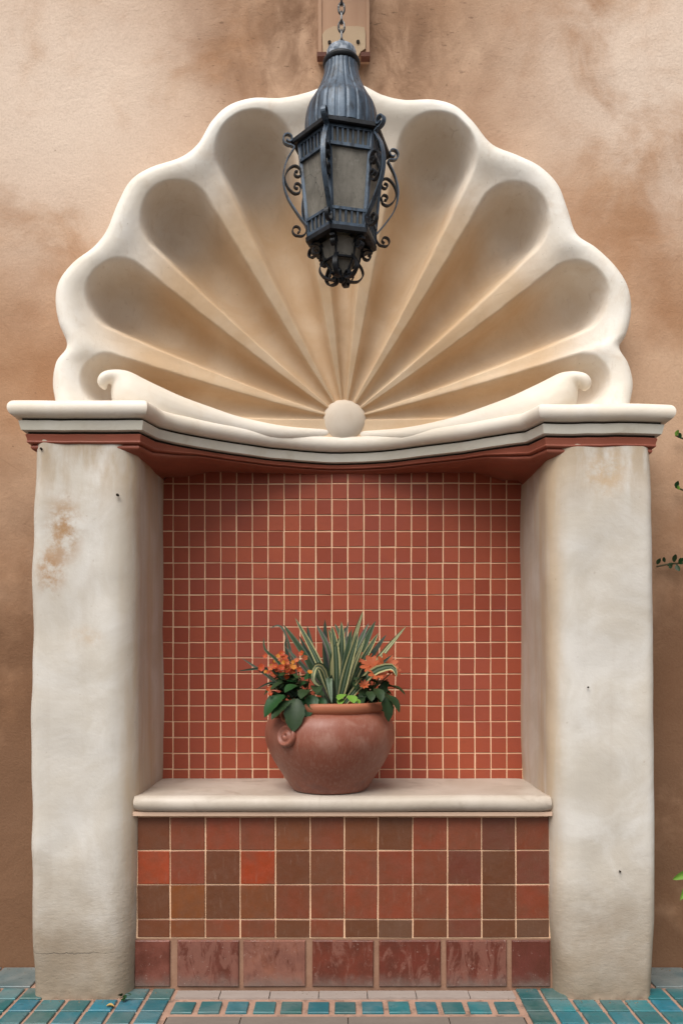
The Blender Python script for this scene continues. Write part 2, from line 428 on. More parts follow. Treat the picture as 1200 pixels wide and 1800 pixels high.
# --- plants
def leafm(name, c0, c1, rough=0.42, trans=0.12, scale=30):
    m = MT(name, rough + 0.1, 0.28)
    m.color(m.mix(m.noise(scale, 4, 0.6), c0, c1)); m.bump(m.noise(90, 3), 0.15, 0.003)
    if trans:
        m.b.inputs['Subsurface Weight'].default_value = 0.0
    return m.m
M_BL_G = leafm('blade_green', (0.022, 0.046, 0.022), (0.055, 0.09, 0.042))
M_BL_Y = leafm('blade_cream', (0.33, 0.32, 0.15), (0.46, 0.42, 0.22))
M_BL_S = leafm('blade_grey_green', (0.075, 0.11, 0.07), (0.135, 0.175, 0.115))
M_BL_P = leafm('blade_purple', (0.11, 0.07, 0.075), (0.19, 0.14, 0.13))
M_BL_D = leafm('blade_dark', (0.013, 0.022, 0.016), (0.03, 0.05, 0.038))
M_LEAF = leafm('dark_green_leaf', (0.009, 0.036, 0.011), (0.022, 0.075, 0.022), 0.3)
M_LEAF2 = leafm('deep_shadow_leaf', (0.01, 0.025, 0.01), (0.03, 0.055, 0.018), 0.4)
M_LIME = leafm('lime_leaf', (0.10, 0.20, 0.025), (0.17, 0.32, 0.05), 0.4)
M_STEM = leafm('stem_brown', (0.05, 0.04, 0.02), (0.09, 0.07, 0.03), 0.6)
M_OR = leafm('orange_petal', (0.28, 0.034, 0.006), (0.37, 0.06, 0.010), 0.5)
M_OR2 = leafm('salmon_petal', (0.30, 0.055, 0.016), (0.40, 0.10, 0.035), 0.5)
M_RD = leafm('red_petal', (0.28, 0.03, 0.007), (0.42, 0.06, 0.012), 0.5)
M_YO = leafm('amber_petal', (0.36, 0.11, 0.010), (0.45, 0.17, 0.02), 0.5)
M_YE = leafm('yellow_centre', (0.62, 0.35, 0.03), (0.7, 0.45, 0.05), 0.6)
M_DEAD = leafm('yellow_dead_leaf', (0.38, 0.22, 0.06), (0.5, 0.34, 0.12), 0.7)

# --- lantern
m = MT('blue_grey_iron', 0.42, 0.5)
c = m.mix(m.rng(m.noise(9, 5, 0.65), 0.35, 0.7), (0.042, 0.066, 0.098), (0.095, 0.135, 0.185))
c = m.mix(m.rng(m.noise(28, 5, 0.7, vec=m.mapv(scale=(1.6, 1.6, 0.45))), 0.58, 0.72, 0, 0.5), c, (0.17, 0.15, 0.125))
c = m.mix(m.rng(m.noise(40, 5, 0.7, vec=m.mapv(scale=(1.5, 1.5, 0.5))), 0.46, 0.66, 0, 0.85), c, (0.014, 0.018, 0.025))
m.color(c); m.b.inputs['Metallic'].default_value = 0.25; m.bump(m.noise(80, 4, 0.6), 0.25, 0.003); M_IRON = m.m
m = MT('black_iron', 0.55, 0.3)
m.color(m.mix(m.rng(m.noise(30, 4, 0.6), 0.4, 0.75), (0.005, 0.006, 0.008), (0.020, 0.026, 0.036)))
m.bump(m.noise(90, 3), 0.2, 0.002); M_BLACK = m.m
m = MT('weathered_zinc_cap', 0.6, 0.4)
c = m.mix(m.rng(m.noise(50, 5, 0.75), 0.4, 0.62), (0.10, 0.13, 0.17), (0.36, 0.40, 0.46))
m.color(c); m.bump(m.noise(70, 4, 0.7), 0.4, 0.004); M_CAP = m.m
m = MT('flaked_chain_iron', 0.5, 0.5)
m.color(m.mix(m.rng(m.noise(55, 4, 0.7), 0.48, 0.62), (0.012, 0.012, 0.014), (0.32, 0.32, 0.32))); M_CHAIN = m.m
m = MT('dusty_seeded_glass', 0.35, 0.5)
gc = m.mix(m.rng(m.noise(14, 6, 0.7, vec=m.mapv(scale=(1.6, 1.6, 0.6))), 0.32, 0.7), (0.14, 0.13, 0.11), (0.27, 0.25, 0.215))
gc = m.mix(m.rng(m.noise(60, 5, 0.75, dist=1.2), 0.56, 0.68, 0, 0.45), gc, (0.07, 0.065, 0.055))
gk = m.rng(m.voro(16, vec=m.mapv(scale=(1.5, 1.5, 0.8)), feat='DISTANCE_TO_EDGE'), 0.02, 0.006)
gc = m.mix(m.math('MULTIPLY', gk, m.rng(m.noise(7, 4), 0.45, 0.6, 0, 0.8)), gc, (0.03, 0.03, 0.028))
gc = m.mix(m.rng(m.noise(30, 6, 0.8), 0.58, 0.7, 0, 0.5), gc, (0.38, 0.37, 0.33))
m.color(gc); m.b.inputs['Transmission Weight'].default_value = 0.22; m.b.inputs['IOR'].default_value = 1.2
m.bump(m.noise(35, 3), 0.2, 0.006); M_GLASS = m.m
m = MT('aged_bracket_wood', 0.75, 0.25)
c = m.mix(m.noise(5, 5, 0.6, vec=m.mapv(scale=(3, 3, 0.4))), (0.33, 0.18, 0.11), (0.44, 0.28, 0.18))
m.color(c); m.bump(m.noise(40, 4, 0.6, vec=m.mapv(scale=(3, 3, 0.3))), 0.2, 0.004); M_WOOD = m.m
m = MT('tan_bracket_plate', 0.7, 0.3)
m.color(m.mix(m.noise(9, 5, 0.6), (0.36, 0.24, 0.15), (0.48, 0.36, 0.23))); m.bump(m.noise(50, 4), 0.15, 0.003); M_PLATE = m.m
m = MT('red_oxide_wood', 0.8); m.color(m.mix(m.noise(30, 4), (0.07, 0.025, 0.018), (0.15, 0.06, 0.04))); M_REDW = m.m
m = MT('candle_white', 0.5); m.color((0.62, 0.56, 0.44)); M_CAND = m.m

# ================================================================== THE SETTING
# ground
me = mesh('courtyard_floor', [(-60, -60, -0.012), (60, -60, -0.012), (60, 60, -0.012), (-60, 60, -0.012)], [(0, 1, 2, 3)], M_FLOOR)
floor = bpy.data.objects.new('courtyard_floor', me); COL.objects.link(floor); floor['kind'] = 'structure'

def tile_mesh(name, w_, h_, t_, bev, mat, axis='y'):
    """small bevelled tile; face towards -y (axis y) or +z (axis z), back at 0"""
    a_, b_ = w_ / 2, h_ / 2
    prof = [(a_, b_, 0), (a_, b_, t_ - bev), (a_ - bev, b_ - bev, t_)]
    vs = []
    for (x, z, d) in prof:
        for sx_, sz_ in ((-1, -1), (1, -1), (1, 1), (-1, 1)):
            vs.append((sx_ * x, -d, sz_ * z) if axis == 'y' else (sx_ * x, sz_ * z, d))
    fs = [(8, 9, 10, 11)]
    for k in range(2):
        for i in range(4):
            j = (i + 1) % 4
            fs.append((k * 4 + i, k * 4 + j, k * 4 + 4 + j, k * 4 + 4 + i))
    return mesh(name, vs, fs, mat)

# grout bed under the teal tiles (sheet 4 mm above the floor) and the edging
TP = 0.0835                                      # tile pitch
def sheet(name, x0, x1, y0, y1, z, mat):
    return obj(name, [(x0, y0, z), (x1, y0, z), (x1, y1, z), (x0, y1, z)], [(0, 1, 2, 3)], mat, floor, origin=(x0, y0, z))
XL, XR = -0.548, 0.572
sheet('grout_bed', XL - 1.6, XL + 0.006, 2.446, 3.0, -0.006, M_FGROUT)
sheet('grout_bed', XR - 0.006, XR + 1.6, 2.446, 3.0, -0.006, M_FGROUT)
sheet('grout_bed', XL + 0.006, XR - 0.006, 2.515, 2.655, -0.006, M_FGROUT)
tm = tile_mesh('paving_tile', 0.0705, 0.0815, 0.009, 0.002, M_TEAL, 'z')
tms = tile_mesh('paving_tile', 0.066, 0.080, 0.009, 0.002, M_TEAL, 'z')
tmb = tile_mesh('paving_tile', 0.158, 0.172, 0.009, 0.002, M_TEAL, 'z')
TEALS = [(0.010, 0.13, 0.165), (0.014, 0.155, 0.175), (0.013, 0.115, 0.12), (0.010, 0.15, 0.215), (0.025, 0.135, 0.145), (0.018, 0.10, 0.092)]
def teal():
    c_ = rng.choice(TEALS); k = rng.uniform(0.8, 1.15)
    return (c_[0] * k, c_[1] * k, c_[2] * k, 1)
rows_y = [2.4995, 2.5905, 2.6825]
for side in (-1, 1):
    for r_, yy in enumerate(rows_y):
        for k in range(10):
            xx = (XL - 0.047 - k * TP) if side < 0 else (XR + 0.047 + k * TP)
            if r_ == 2:                              # cut by the pillar foot
                if (side < 0 and xx < -0.74) and xx > -0.99: continue
                if (side > 0 and xx > 0.74) and xx < 0.99: continue
            inst('paving_tile', tm, (xx + rng.uniform(-.0015, .0015), yy + rng.uniform(-.0015, .0015), -0.008 + rng.uniform(-.0008, .0008)), floor,
                 rot=(rng.uniform(-.008, .008), rng.uniform(-.008, .008), rng.uniform(-.012, .012)), color=teal())
    for k in range(3):                               # wider dull tiles beside the pillars, back to the wall
        for yy in (2.826,):
            xx = side * (1.13 + k * 0.166) + (0.01 if side > 0 else 0)
            inst('paving_tile', tmb, (xx, yy, -0.008), floor, rot=(0, 0, rng.uniform(-.01, .01)),
                 color=(0.075 * rng.uniform(.9, 1.1), 0.13, 0.145, 1))
nb = 13
for k in range(nb):
    xx = XL + 0.048 + (XR - XL - 0.096) * k / (nb - 1)
    inst('paving_tile', tms, (xx + rng.uniform(-.002, .002), 2.577, -0.008 + rng.uniform(-.0008, .0008)), floor,
         rot=(rng.uniform(-.008, .008), rng.uniform(-.008, .008), rng.uniform(-.012, .012)), color=teal())
xs = [-0.545, -0.40, -0.236, -0.075, 0.085, 0.245, 0.42, 0.57]
for i in range(len(xs) - 1):
    b = MB(); b.box(xs[i] + .0015, xs[i + 1] - .0015, 2.648, 2.705, -0.02, 0.0 + rng.uniform(-.001, .001))
    b.build('edging_stone', M_EDGE, floor, origin=(xs[i], 2.648, 0))
xs = [-0.62, -0.31, 0.02, 0.33, 0.62]
for i in range(4):
    b = MB(); b.box(xs[i] + .0015 if i else XL + 0.012, (xs[i + 1] - .0015) if i < 3 else XR - 0.012, 2.2, 2.511, -0.02, -0.002)
    b.build('paving_slab', M_PSLAB, floor, origin=(xs[i], 2.3, 0))

# wall with an opening behind the alcove
WY = 2.92
def hole_pt(t):
    """opening outline seen from its centre (0, 1.2)"""
    d = Vector((math.cos(t), math.sin(t)))
    best = 10
    for (nx_, nz_, off) in ((1, 0, 0.93), (-1, 0, 0.93), (0, -1, 1.1)):
        q = nx_ * d.x + nz_ * d.y
        if q > 1e-6: best = min(best, off / q)
    p = d * best
    if p.y + 1.2 > 2.0:                            # round head
        cz = 2.0 - 1.2; rx_, rz_ = 0.93, 0.985
        aq = (d.x / rx_) ** 2 + (d.y / rz_) ** 2; bq = -d.y * cz / rz_ ** 2; cq = (cz / rz_) ** 2 - 1
        s_ = (-bq + math.sqrt(max(bq * bq - aq * cq, 0))) / aq
        p = d * min(best, s_)
    return p.x, p.y + 1.2
def rect_pt(t):
    d = Vector((math.cos(t), math.sin(t))); best = 100
    for (nx_, nz_, off) in ((1, 0, 7.0), (-1, 0, 7.0), (0, -1, 1.25), (0, 1, 4.3)):
        q = nx_ * d.x + nz_ * d.y
        if q > 1e-6: best = min(best, off / q)
    return d.x * best, d.y * best + 1.2
vs, fs = [], []; NA, NR = 360, 48
for j in range(NR + 1):
    s_ = (j / NR) ** 1.7
    for i in range(NA):
        t = 2 * math.pi * (i + 0.5) / NA
        hx, hz = hole_pt(t); ox, oz = rect_pt(t)
        x = hx + (ox - hx) * s_; z = hz + (oz - hz) * s_
        y = WY + 0.010 * mnoise.noise((x * 1.6, z * 1.6, 3)) + 0.004 * mnoise.noise((x * 6, z * 6, 8))
        vs.append((x, y, z))
for i in range(NA):                                 # reveal of the opening
    x, y, z = vs[i]; vs.append((x, 3.3, z))
off = (NR + 1) * NA
for j in range(NR):
    for i in range(NA):
        k = (i + 1) % NA
        fs.append((j * NA + i, j * NA + k, (j + 1) * NA + k, (j + 1) * NA + i))
for i in range(NA):
    k = (i + 1) % NA; fs.append((i, off + i, off + k, k))
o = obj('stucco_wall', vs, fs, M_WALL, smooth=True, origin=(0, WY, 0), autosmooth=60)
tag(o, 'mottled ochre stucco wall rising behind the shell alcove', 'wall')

# ================================================================== PILLARS
def pillar(name, label, xo, xi, mat, outer_off, holes, flip):
    """xo outer x, xi inner x; rounded plan, hand-trowelled sides"""
    x0, x1 = min(xo, xi), max(xo, xi)
    y0, y1 = 2.648, 3.14
    t = thing(name, label, 'pillar', ((x0 + x1) / 2, 2.8, 0), 'pillars either side of the alcove')
    rin, rout = 0.085, 0.035
    NZ = 150; vs = []; fs = []; ring = None
    rl, rr = (rout, rin) if xo < xi else (rin, rout)
    def plan(za):
        pts = []
        pts += [(x1, y1), (x1, 3.0)]
        for k in range(12): pts.append((x1, 3.0 + (y0 + rr - 3.0) * (k + 1) / 13))
        for k in range(9):
            q = R(90 * k / 8); pts.append((x1 - rr + rr * math.cos(q), y0 + rr - rr * math.sin(q)))
        for k in range(1, 22): pts.append((x1 - rr + (x0 + rl - x1 + rr) * k / 22, y0))
        for k in range(9):
            q = R(90 + 90 * k / 8); pts.append((x0 + rl + rl * math.cos(q), y0 + rl - rl * math.sin(q)))
        for k in range(8): pts.append((x0, y0 + rl + (3.0 - y0 - rl) * (k + 1) / 9))
        pts += [(x0, 3.0), (x0, y1)]
        return pts
    base = plan(0); n = len(base)
    for j in range(NZ + 1):
        z = -0.012 + 1.835 * j / NZ
        # offsets read from the photograph: (z, outer shift in m)
        zz = [q[0] for q in outer_off]; so = float(np.interp(z, zz, [q[1] for q in outer_off])); si = float(np.interp(z, zz, [q[2] for q in outer_off]))
        foot = max(0, 1 - z / 0.05)
        for (x, y) in base:
            u = (x - x0) / (x1 - x0)
            sh = (so * (1 - u) + si * u) if xo < xi else (si * (1 - u) + so * u)
            nz_ = mnoise.noise((x * 3 + 11 * flip, y * 3, z * 2.2)) * 0.010 + mnoise.noise((x * 9, y * 9, z * 7 + 5)) * 0.005
            xx = x + sh + nz_ * 0.7
            yy = y + (nz_ if y < 2.9 else 0) + foot * 0.006 * mnoise.noise((x * 40, 3, z * 30))
            vs.append((xx, yy, z))
    for j in range(NZ):
        for i in range(n - 1):
            fs.append((j * n + i, j * n + i + 1, (j + 1) * n + i + 1, (j + 1) * n + i))
    fs.append(tuple(range(NZ * n, NZ * n + n)))
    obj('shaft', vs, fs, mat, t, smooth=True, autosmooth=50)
    for (px, py, r_) in holes:
        p = P(px, py, 2.645); b = MB()
        b.lathe([(r_, -0.004), (r_, 0.004), (r_ * 0.6, 0.006)], 10, p, M=Matrix.Rotation(R(90), 4, 'X'))
        b.build('nail_head', M_DARK, t, origin=p)
    return t
# z, outer shift, inner shift (positive = +x)
pillar('pillar', 'left white stucco pillar with a brown diagonal rust stain and a crack near its foot', -1.013, -0.680, M_PIL_L,
       [(0, 0.004, -0.012), (0.3, -0.002, -0.006), (0.55, -0.006, -0.004), (0.75, -0.010, 0.0), (1.0, -0.008, 0.002), (1.25, -0.006, 0.002), (1.4, -0.004, 0.002), (1.62, 0.006, 0.002), (1.80, 0.014, 0.002)],
       [(207, 870, 0.0045), (73, 789, 0.004)], 0)
pillar('pillar', 'right white stucco pillar with tan weathering at its top and no crack', 1.026, 0.683, M_PIL_R,
       [(0, -0.010, 0.022), (0.25, 0.004, 0.016), (0.5, 0.006, 0.012), (0.8, 0.004, 0.004), (1.1, -0.002, 0.0), (1.45, -0.002, 0.0), (1.65, -0.004, 0.0), (1.80, -0.014, 0.004)],
       [(1089, 1532, 0.003), (1033, 1208, 0.0025)], 1)

# ================================================================== TILED BACK WALL
TY = 3.10
back = thing('tiled_panel', 'recessed panel of small red square tiles with peach grout behind the flower pot', 'tiled wall', (0, TY, 0.62))
b = MB(); b.box(-0.74, 0.74, TY, TY + 0.06, 0.60, 1.86); b.build('grout', M_GROUT, back)
PT = 27.85 * TY / F; gap = 0.0046
tw = PT - gap
rt = tile_mesh('tile', tw, tw, 0.003, 0.0010, M_RTILE)
xg0 = (304.5 - 600) * TY / F; zg0 = EYE - (850.5 - 1167) * TY / F
cells = []
for ci in range(-1, 23):
    for ri in range(-1, 20):
        xa = xg0 + ci * PT; xb = xa + PT
        zb = zg0 - ri * PT; za = zb - PT
        xa = max(xa, -0.70); xb = min(xb, 0.70); za = max(za, 0.625); zb = min(zb, 1.84)
        if xb - xa < 0.012 or zb - za < 0.012: continue
        full = (xb - xa > PT - 1e-4) and (zb - za > PT - 1e-4)
        cx, cz = (xa + xb) / 2, (za + zb) / 2
        px = 600 + cx * F / TY; py = 1167 - (cz - EYE) * F / TY
        hid = (470 < px < 690 and py > 1225) or py < 835 or px < 295 or px > 905
        cells.append((full and not hid, -abs(cx) - 0.5 * abs(cz - 1.25), cx, cz, xb - xa - gap, zb - za - gap, full))
cells.sort(key=lambda q: (not q[0], -q[1]))
rest = MB(); cnt = 0
for (ok, _, cx, cz, w_, h_, full) in cells:
    jx = rng.uniform(-.0007, .0007) + 0.0022 * mnoise.noise((cx * 2.5, cz * 4, 3)); jz = rng.uniform(-.0007, .0007) + 0.0026 * mnoise.noise((cx * 4, cz * 2.5, 9))
    if ok and cnt < 300:
        cnt += 1
        inst('tile', rt, (cx + jx, TY, cz + jz), back, rot=(rng.uniform(-.022, .022), rng.uniform(-.010, .010), rng.uniform(-.022, .022)))
    else:
        me_v = []
        a_, b2 = w_ / 2, h_ / 2; bev = 0.0010; t_ = 0.003
        for (x, z, d) in ((a_, b2, -0.001), (a_, b2, t_ - bev), (a_ - bev, b2 - bev, t_)):
            for sx_, sz_ in ((-1, -1), (1, -1), (1, 1), (-1, 1)):
                me_v.append((cx + jx + sx_ * x, TY - d + rng.uniform(-.0003, .0003), cz + jz + sz_ * z))
        ff = [(8, 9, 10, 11)]
        for k in range(2):
            for i in range(4):
                j = (i + 1) % 4; ff.append((k * 4 + i, k * 4 + j, k * 4 + 4 + j, k * 4 + 4 + i))
        rest.add(me_v, ff)
o = rest.build('edge_tiles', M_RTILE, back); o['kind'] = 'stuff'

# ================================================================== BENCH
bench = thing('bench', 'low tiled bench with a rounded cream stone seat between the two pillars', 'bench', (0, 2.72, 0))
BX0, BX1 = -0.695, 0.712
b = MB()
b.box(BX0, BX1, 2.7245, 3.09, -0.012, 0.585); b.build('grout', M_GROUT2, bench)
b = MB(); b.box(BX0, BX1, 2.7235, 2.7244, EYE - (1650 - 1167) * 2.72 / F, 0.585); b.build('grout', M_GROUT, bench)
# seat slab with a bullnose
prof = []
yf, zt, zb = 2.672, 0.653, 0.599
rr = (zt - zb) / 2
prof.append((3.098, zt)); 
for k in range(13): prof.append((3.09 - (3.09 - (yf + rr + 0.01)) * (k + 1) / 13, zt))
for k in range(13):
    q = R(90 + 180 * k / 12); prof.append((yf + rr + rr * math.cos(q) * 1.0, (zt + zb) / 2 + rr * math.sin(q)))
prof.append((2.75, zb))
vs, fs = [], []; NX = 80; npf = len(prof)
for i in range(NX + 1):
    x = -0.688 + 1.383 * i / NX
    en = min(i, NX - i); pull = 0.010 * max(0, 1 - en / 1.5)
    for (y, z) in prof:
        dz_ = 0.0022 * mnoise.noise((x * 5, y * 5, z * 5)); dy_ = 0.003 * mnoise.noise((x * 4, z * 9, 2)) if y < 2.76 else 0
        cy_ = yf + rr + 0.02
        vs.append((x, y + dy_ + (pull if y < cy_ else 0), z + dz_ + (pull * 0.3 * (1 if z < zb + rr else -1))))
for i in range(NX):
    for k in range(npf - 1):
        fs.append((i * npf + k, i * npf + k + 1, (i + 1) * npf + k + 1, (i + 1) * npf + k))
fs.append(tuple(range(npf))); fs.append(tuple(range(NX * npf, NX * npf + npf)))
obj('seat_slab', vs, fs, M_SLAB, bench, smooth=True, autosmooth=50)
b = MB(); b.box(BX0 + .004, BX1 - .014, 2.690, 2.80, 0.5855, 0.5985); b.build('fillet', M_FILLET, bench)
BY = 2.7245
def bx(px): return (px - 600) * 2.72 / F
def bz(py): return EYE - (py - 1167) * 2.72 / F
CB = {'b': (0.128, 0.045, 0.024), 'r': (0.19, 0.046, 0.026), 'o': (0.175, 0.058, 0.025), 'O': (0.27, 0.045, 0.016), 'd': (0.108, 0.041, 0.021),
      'm': (0.165, 0.047, 0.027), 'g': (0.115, 0.060, 0.042), 'y': (0.19, 0.064, 0.020), 'k': (0.125, 0.038, 0.027)}
grid = ['bmrmobobrmko', 'OmbObbmrobdk', 'dybomomromdr', 'bomkdmdgbkdg']
grid = ['bmrmomodrmkm', 'OrbObbmrmkdk', 'dydommrrmrdr', 'bommdmdgbkdg']
colx = [241, 299, 361, 422, 484, 545, 605, 664, 725, 786, 846, 906, 965]
rowy = [1436, 1495, 1555, 1616, 1649]
for ri in range(4):
    for ci in range(12):
        x0, x1 = bx(colx[ci]), bx(colx[ci + 1]); z1, z0 = bz(rowy[ri]), bz(rowy[ri + 1])
        g = 0.0045
        tmx = tile_mesh('tile', x1 - x0 - g, z1 - z0 - g, 0.005, 0.0014, M_BTILE)
        cc = CB[grid[ri][ci]]; k = rng.uniform(0.9, 1.12)
        inst('tile', tmx, ((x0 + x1) / 2 + rng.uniform(-.0008, .0008), BY, (z0 + z1) / 2 + rng.uniform(-.0008, .0008)), bench,
             rot=(rng.uniform(-.010, .010), rng.uniform(-.010, .010), rng.uniform(-.010, .010)), color=(cc[0] * k * 1.12, cc[1] * k, cc[2] * k * 0.8, 1))
for (xa, xb, cc) in ((237, 299, (0.20, 0.065, 0.045)), (312, 420, (0.16, 0.05, 0.035)), (428, 537, (0.25, 0.10, 0.065)), (549, 656, (0.15, 0.035, 0.02)),
                     (666, 774, (0.14, 0.03, 0.018)), (784, 890, (0.135, 0.03, 0.019)), (899, 966, (0.13, 0.035, 0.025))):
    x0, x1 = bx(xa), bx(xb); z1, z0 = bz(1653), 0.008
    tmx = tile_mesh('base_tile', x1 - x0, z1 - z0, 0.008, 0.003, M_BASET)
    inst('base_tile', tmx, ((x0 + x1) / 2, BY, (z0 + z1) / 2), bench, rot=(rng.uniform(-.008, .008), rng.uniform(-.006, .006), rng.uniform(-.006, .006)), color=(*cc, 1))

# ================================================================== CORNICE
cor = thing('cornice', 'moulded cornice painted cream, grey and oxide red capping the pillars and bowing inward between them', 'cornice', (0, 2.8, 1.80))
def front_line():
    pts = [(-1.072, 3.02), (-1.072, 2.600), (-0.622, 2.600), (-0.588, 2.715)]
    for k in range(1, 32):
        u = -1 + 2 * k / 32
        x = 0.588 * u
        pts.append((x, 3.020 - (3.020 - 2.715) * (abs(u) ** 1.75)))
    pts += [(0.592, 2.715), (0.632, 2.600), (1.072, 2.600), (1.072, 3.02)]
    return pts
FL = front_line()
def offset(poly, d):
    """move the open line towards the wall by d with mitred corners"""
    n = len(poly); out = []
    nrm = []
    for i in range(n - 1):
        t = (Vector(poly[i + 1]) - Vector(poly[i])).normalized(); nrm.append(Vector((-t.y, t.x)))
    for i in range(n):
        if i == 0: v = nrm[0] * d
        elif i == n - 1: v = nrm[-1] * d
        else:
            a_, b_ = nrm[i - 1], nrm[i]; mm = (a_ + b_).normalized()
            v = mm * (d / max(0.35, mm.dot(a_)))
        out.append(Vector(poly[i]) + v)
    return out
def resample(poly):
    out = []
    for i in range(len(poly) - 1):
        a_, b_ = Vector(poly[i]), Vector(poly[i + 1]); n = max(1, int((b_ - a_).length / 0.06))
        for k in range(n): out.append(a_ + (b_ - a_) * k / n)
    out.append(Vector(poly[-1])); return out
FLR = [tuple(p) for p in FL]
def moulding(name, prof, mat, back_y=3.095, wob=0.004):
    """prof: list of (inset, z) from top to bottom"""
    rows = [offset(FLR, d) for d, z in prof]
    rs = []
    for row in rows: rs.append(row)
    # subdivide long runs evenly, in step for every row
    segs = [max(1, int((Vector(FLR[i + 1]) - Vector(FLR[i])).length / 0.05)) for i in range(len(FLR) - 1)]
    def sub(row):
        o_ = []
        for i in range(len(row) - 1):
            for k in range(segs[i]): o_.append(row[i] + (row[i + 1] - row[i]) * k / segs[i])
        o_.append(row[-1]); return o_
    rows = [sub(r_) for r_ in rows]; n = len(rows[0])
    zoff = lambda x: -0.012 * max(0, min(1, (x - 0.2) / 0.5)) 
    vs, fs = [], []
    def w(x, z): return wob * mnoise.noise((x * 5, z * 3, 7)) + wob * 0.5 * mnoise.noise((x * 17, z * 9, 1))
    for (d, z), row in zip(prof, rows):
        for p in row:
            mid_ = max(0.0, min(1.0, (0.62 - abs(p.x)) / 0.12)); low_ = max(0.0, min(1.0, (1.842 - z) / 0.055))
            vs.append((p.x + w(p.y, z) * 0.5, p.y + w(p.x, z), z + zoff(p.x) * (1 - 0.7 * mid_) + w(p.x + 9, 0) * 0.8 + 0.030 * mid_ * low_))
    m_ = len(prof)
    for k in range(m_ - 1):
        for i in range(n - 1): fs.append((k * n + i, k * n + i + 1, (k + 1) * n + i + 1, (k + 1) * n + i))
    # top and bottom back to the wall
    for k, zz in ((0, prof[0][1]), (m_ - 1, prof[-1][1])):
        o_ = len(vs)
        for i in range(n):
            x, y, z = vs[k * n + i]; yb = max(back_y, y)
            vs.append((x, yb, z + (0.055 * (yb - y) if (k and abs(x) < 0.68) else 0)))
        for i in range(n - 1): fs.append((k * n + i, k * n + i + 1, o_ + i + 1, o_ + i))
    o_ = len(vs) - 2 * n
    for i in range(n - 1): fs.append((o_ + i, o_ + i + 1, o_ + n + i + 1, o_ + n + i))
    return obj(name, vs, fs, mat, cor, smooth=True, autosmooth=42)
def arc(cx, cz, rx, rz, a0, a1, n=8):
    return [(cx - rx * math.cos(R(a0 + (a1 - a0) * k / n)), cz + rz * math.sin(R(a0 + (a1 - a0) * k / n))) for k in range(n + 1)]
moulding('top_moulding', [(0.05, 1.9415)] + arc(0.024, 1.914, 0.024, 0.027, 85, -85, 12) + [(0.05, 1.8872)], M_MOULD)
moulding('shadow_joint', [(0.036, 1.8868), (0.036, 1.8805)], M_DARK, wob=0.002)
moulding('grey_band', [(0.030, 1.880), (0.027, 1.877), (0.033, 1.850), (0.037, 1.8475)], M_BAND)
moulding('shadow_joint', [(0.050, 1.847), (0.050, 1.8405)], M_DARK, wob=0.002)
moulding('red_moulding', [(0.046, 1.840), (0.043, 1.836), (0.046, 1.827)] + arc(0.072, 1.815, 0.026, 0.010, 20, -30, 5) + arc(0.100, 1.800, 0.045, 0.017, 30, -85, 8), M_RED)

# ================================================================== SHELL
shell = thing('shell_canopy', 'big cream scallop shell with deep fluted hollows above the cornice, centred behind the lantern', 'shell ornament', (0, 2.9, 1.94))
HX, HY = 605.0, 737.0
OUT = [(100, 790), (95, 740), (93, 706), (88, 670), (94, 632), (113, 602), (99, 562), (93, 522), (100, 488), (125, 455), (160, 428), (184, 398), (203, 352), (225, 312), (260, 288),
       (312, 270), (345, 245), (370, 205), (400, 177), (440, 165), (490, 164), (540, 153), (575, 140), (604, 133), (637, 141), (672, 158), (712, 167),
       (762, 166), (802, 178), (832, 205), (866, 245), (912, 265), (952, 285), (984, 318), (1001, 362), (1017, 405), (1052, 430), (1087, 465), (1108, 500), (1114, 540),
       (1106, 580), (1093, 606), (1109, 635), (1117, 672), (1110, 712), (1106, 740), (1102, 790)]
oc_ = catmull([Vector((p[0], p[1])) for p in OUT], 10)
ang = np.array([math.degrees(math.atan2(HY - p.y, p.x - HX)) for p in oc_]); ang = np.where(ang < -90, ang + 360, ang)
rad = np.array([math.hypot(p.x - HX, p.y - HY) for p in oc_])
ordr = np.argsort(ang); ang = ang[ordr]; rad = rad[ordr]
NT, NRD = 1000, 260
th = np.linspace(-70, 250, NT)
Ru = np.interp(th, ang, rad)                       # outline; below the cornice top the sheet is cut level
Ro = np.minimum(Ru, np.where(th < 0, 34 / np.maximum(np.sin(np.radians(np.abs(th))), 1e-3), np.where(th > 180, 34 / np.maximum(np.sin(np.radians(th - 180)), 1e-3), 1e9)))
tt = np.linspace(0.0, 1.0, NRD)
TH, TT = np.meshgrid(th, tt)                        # rows: radius, cols: angle
RR = TT * Ro[None, :]; TU = RR / Ru[None, :]
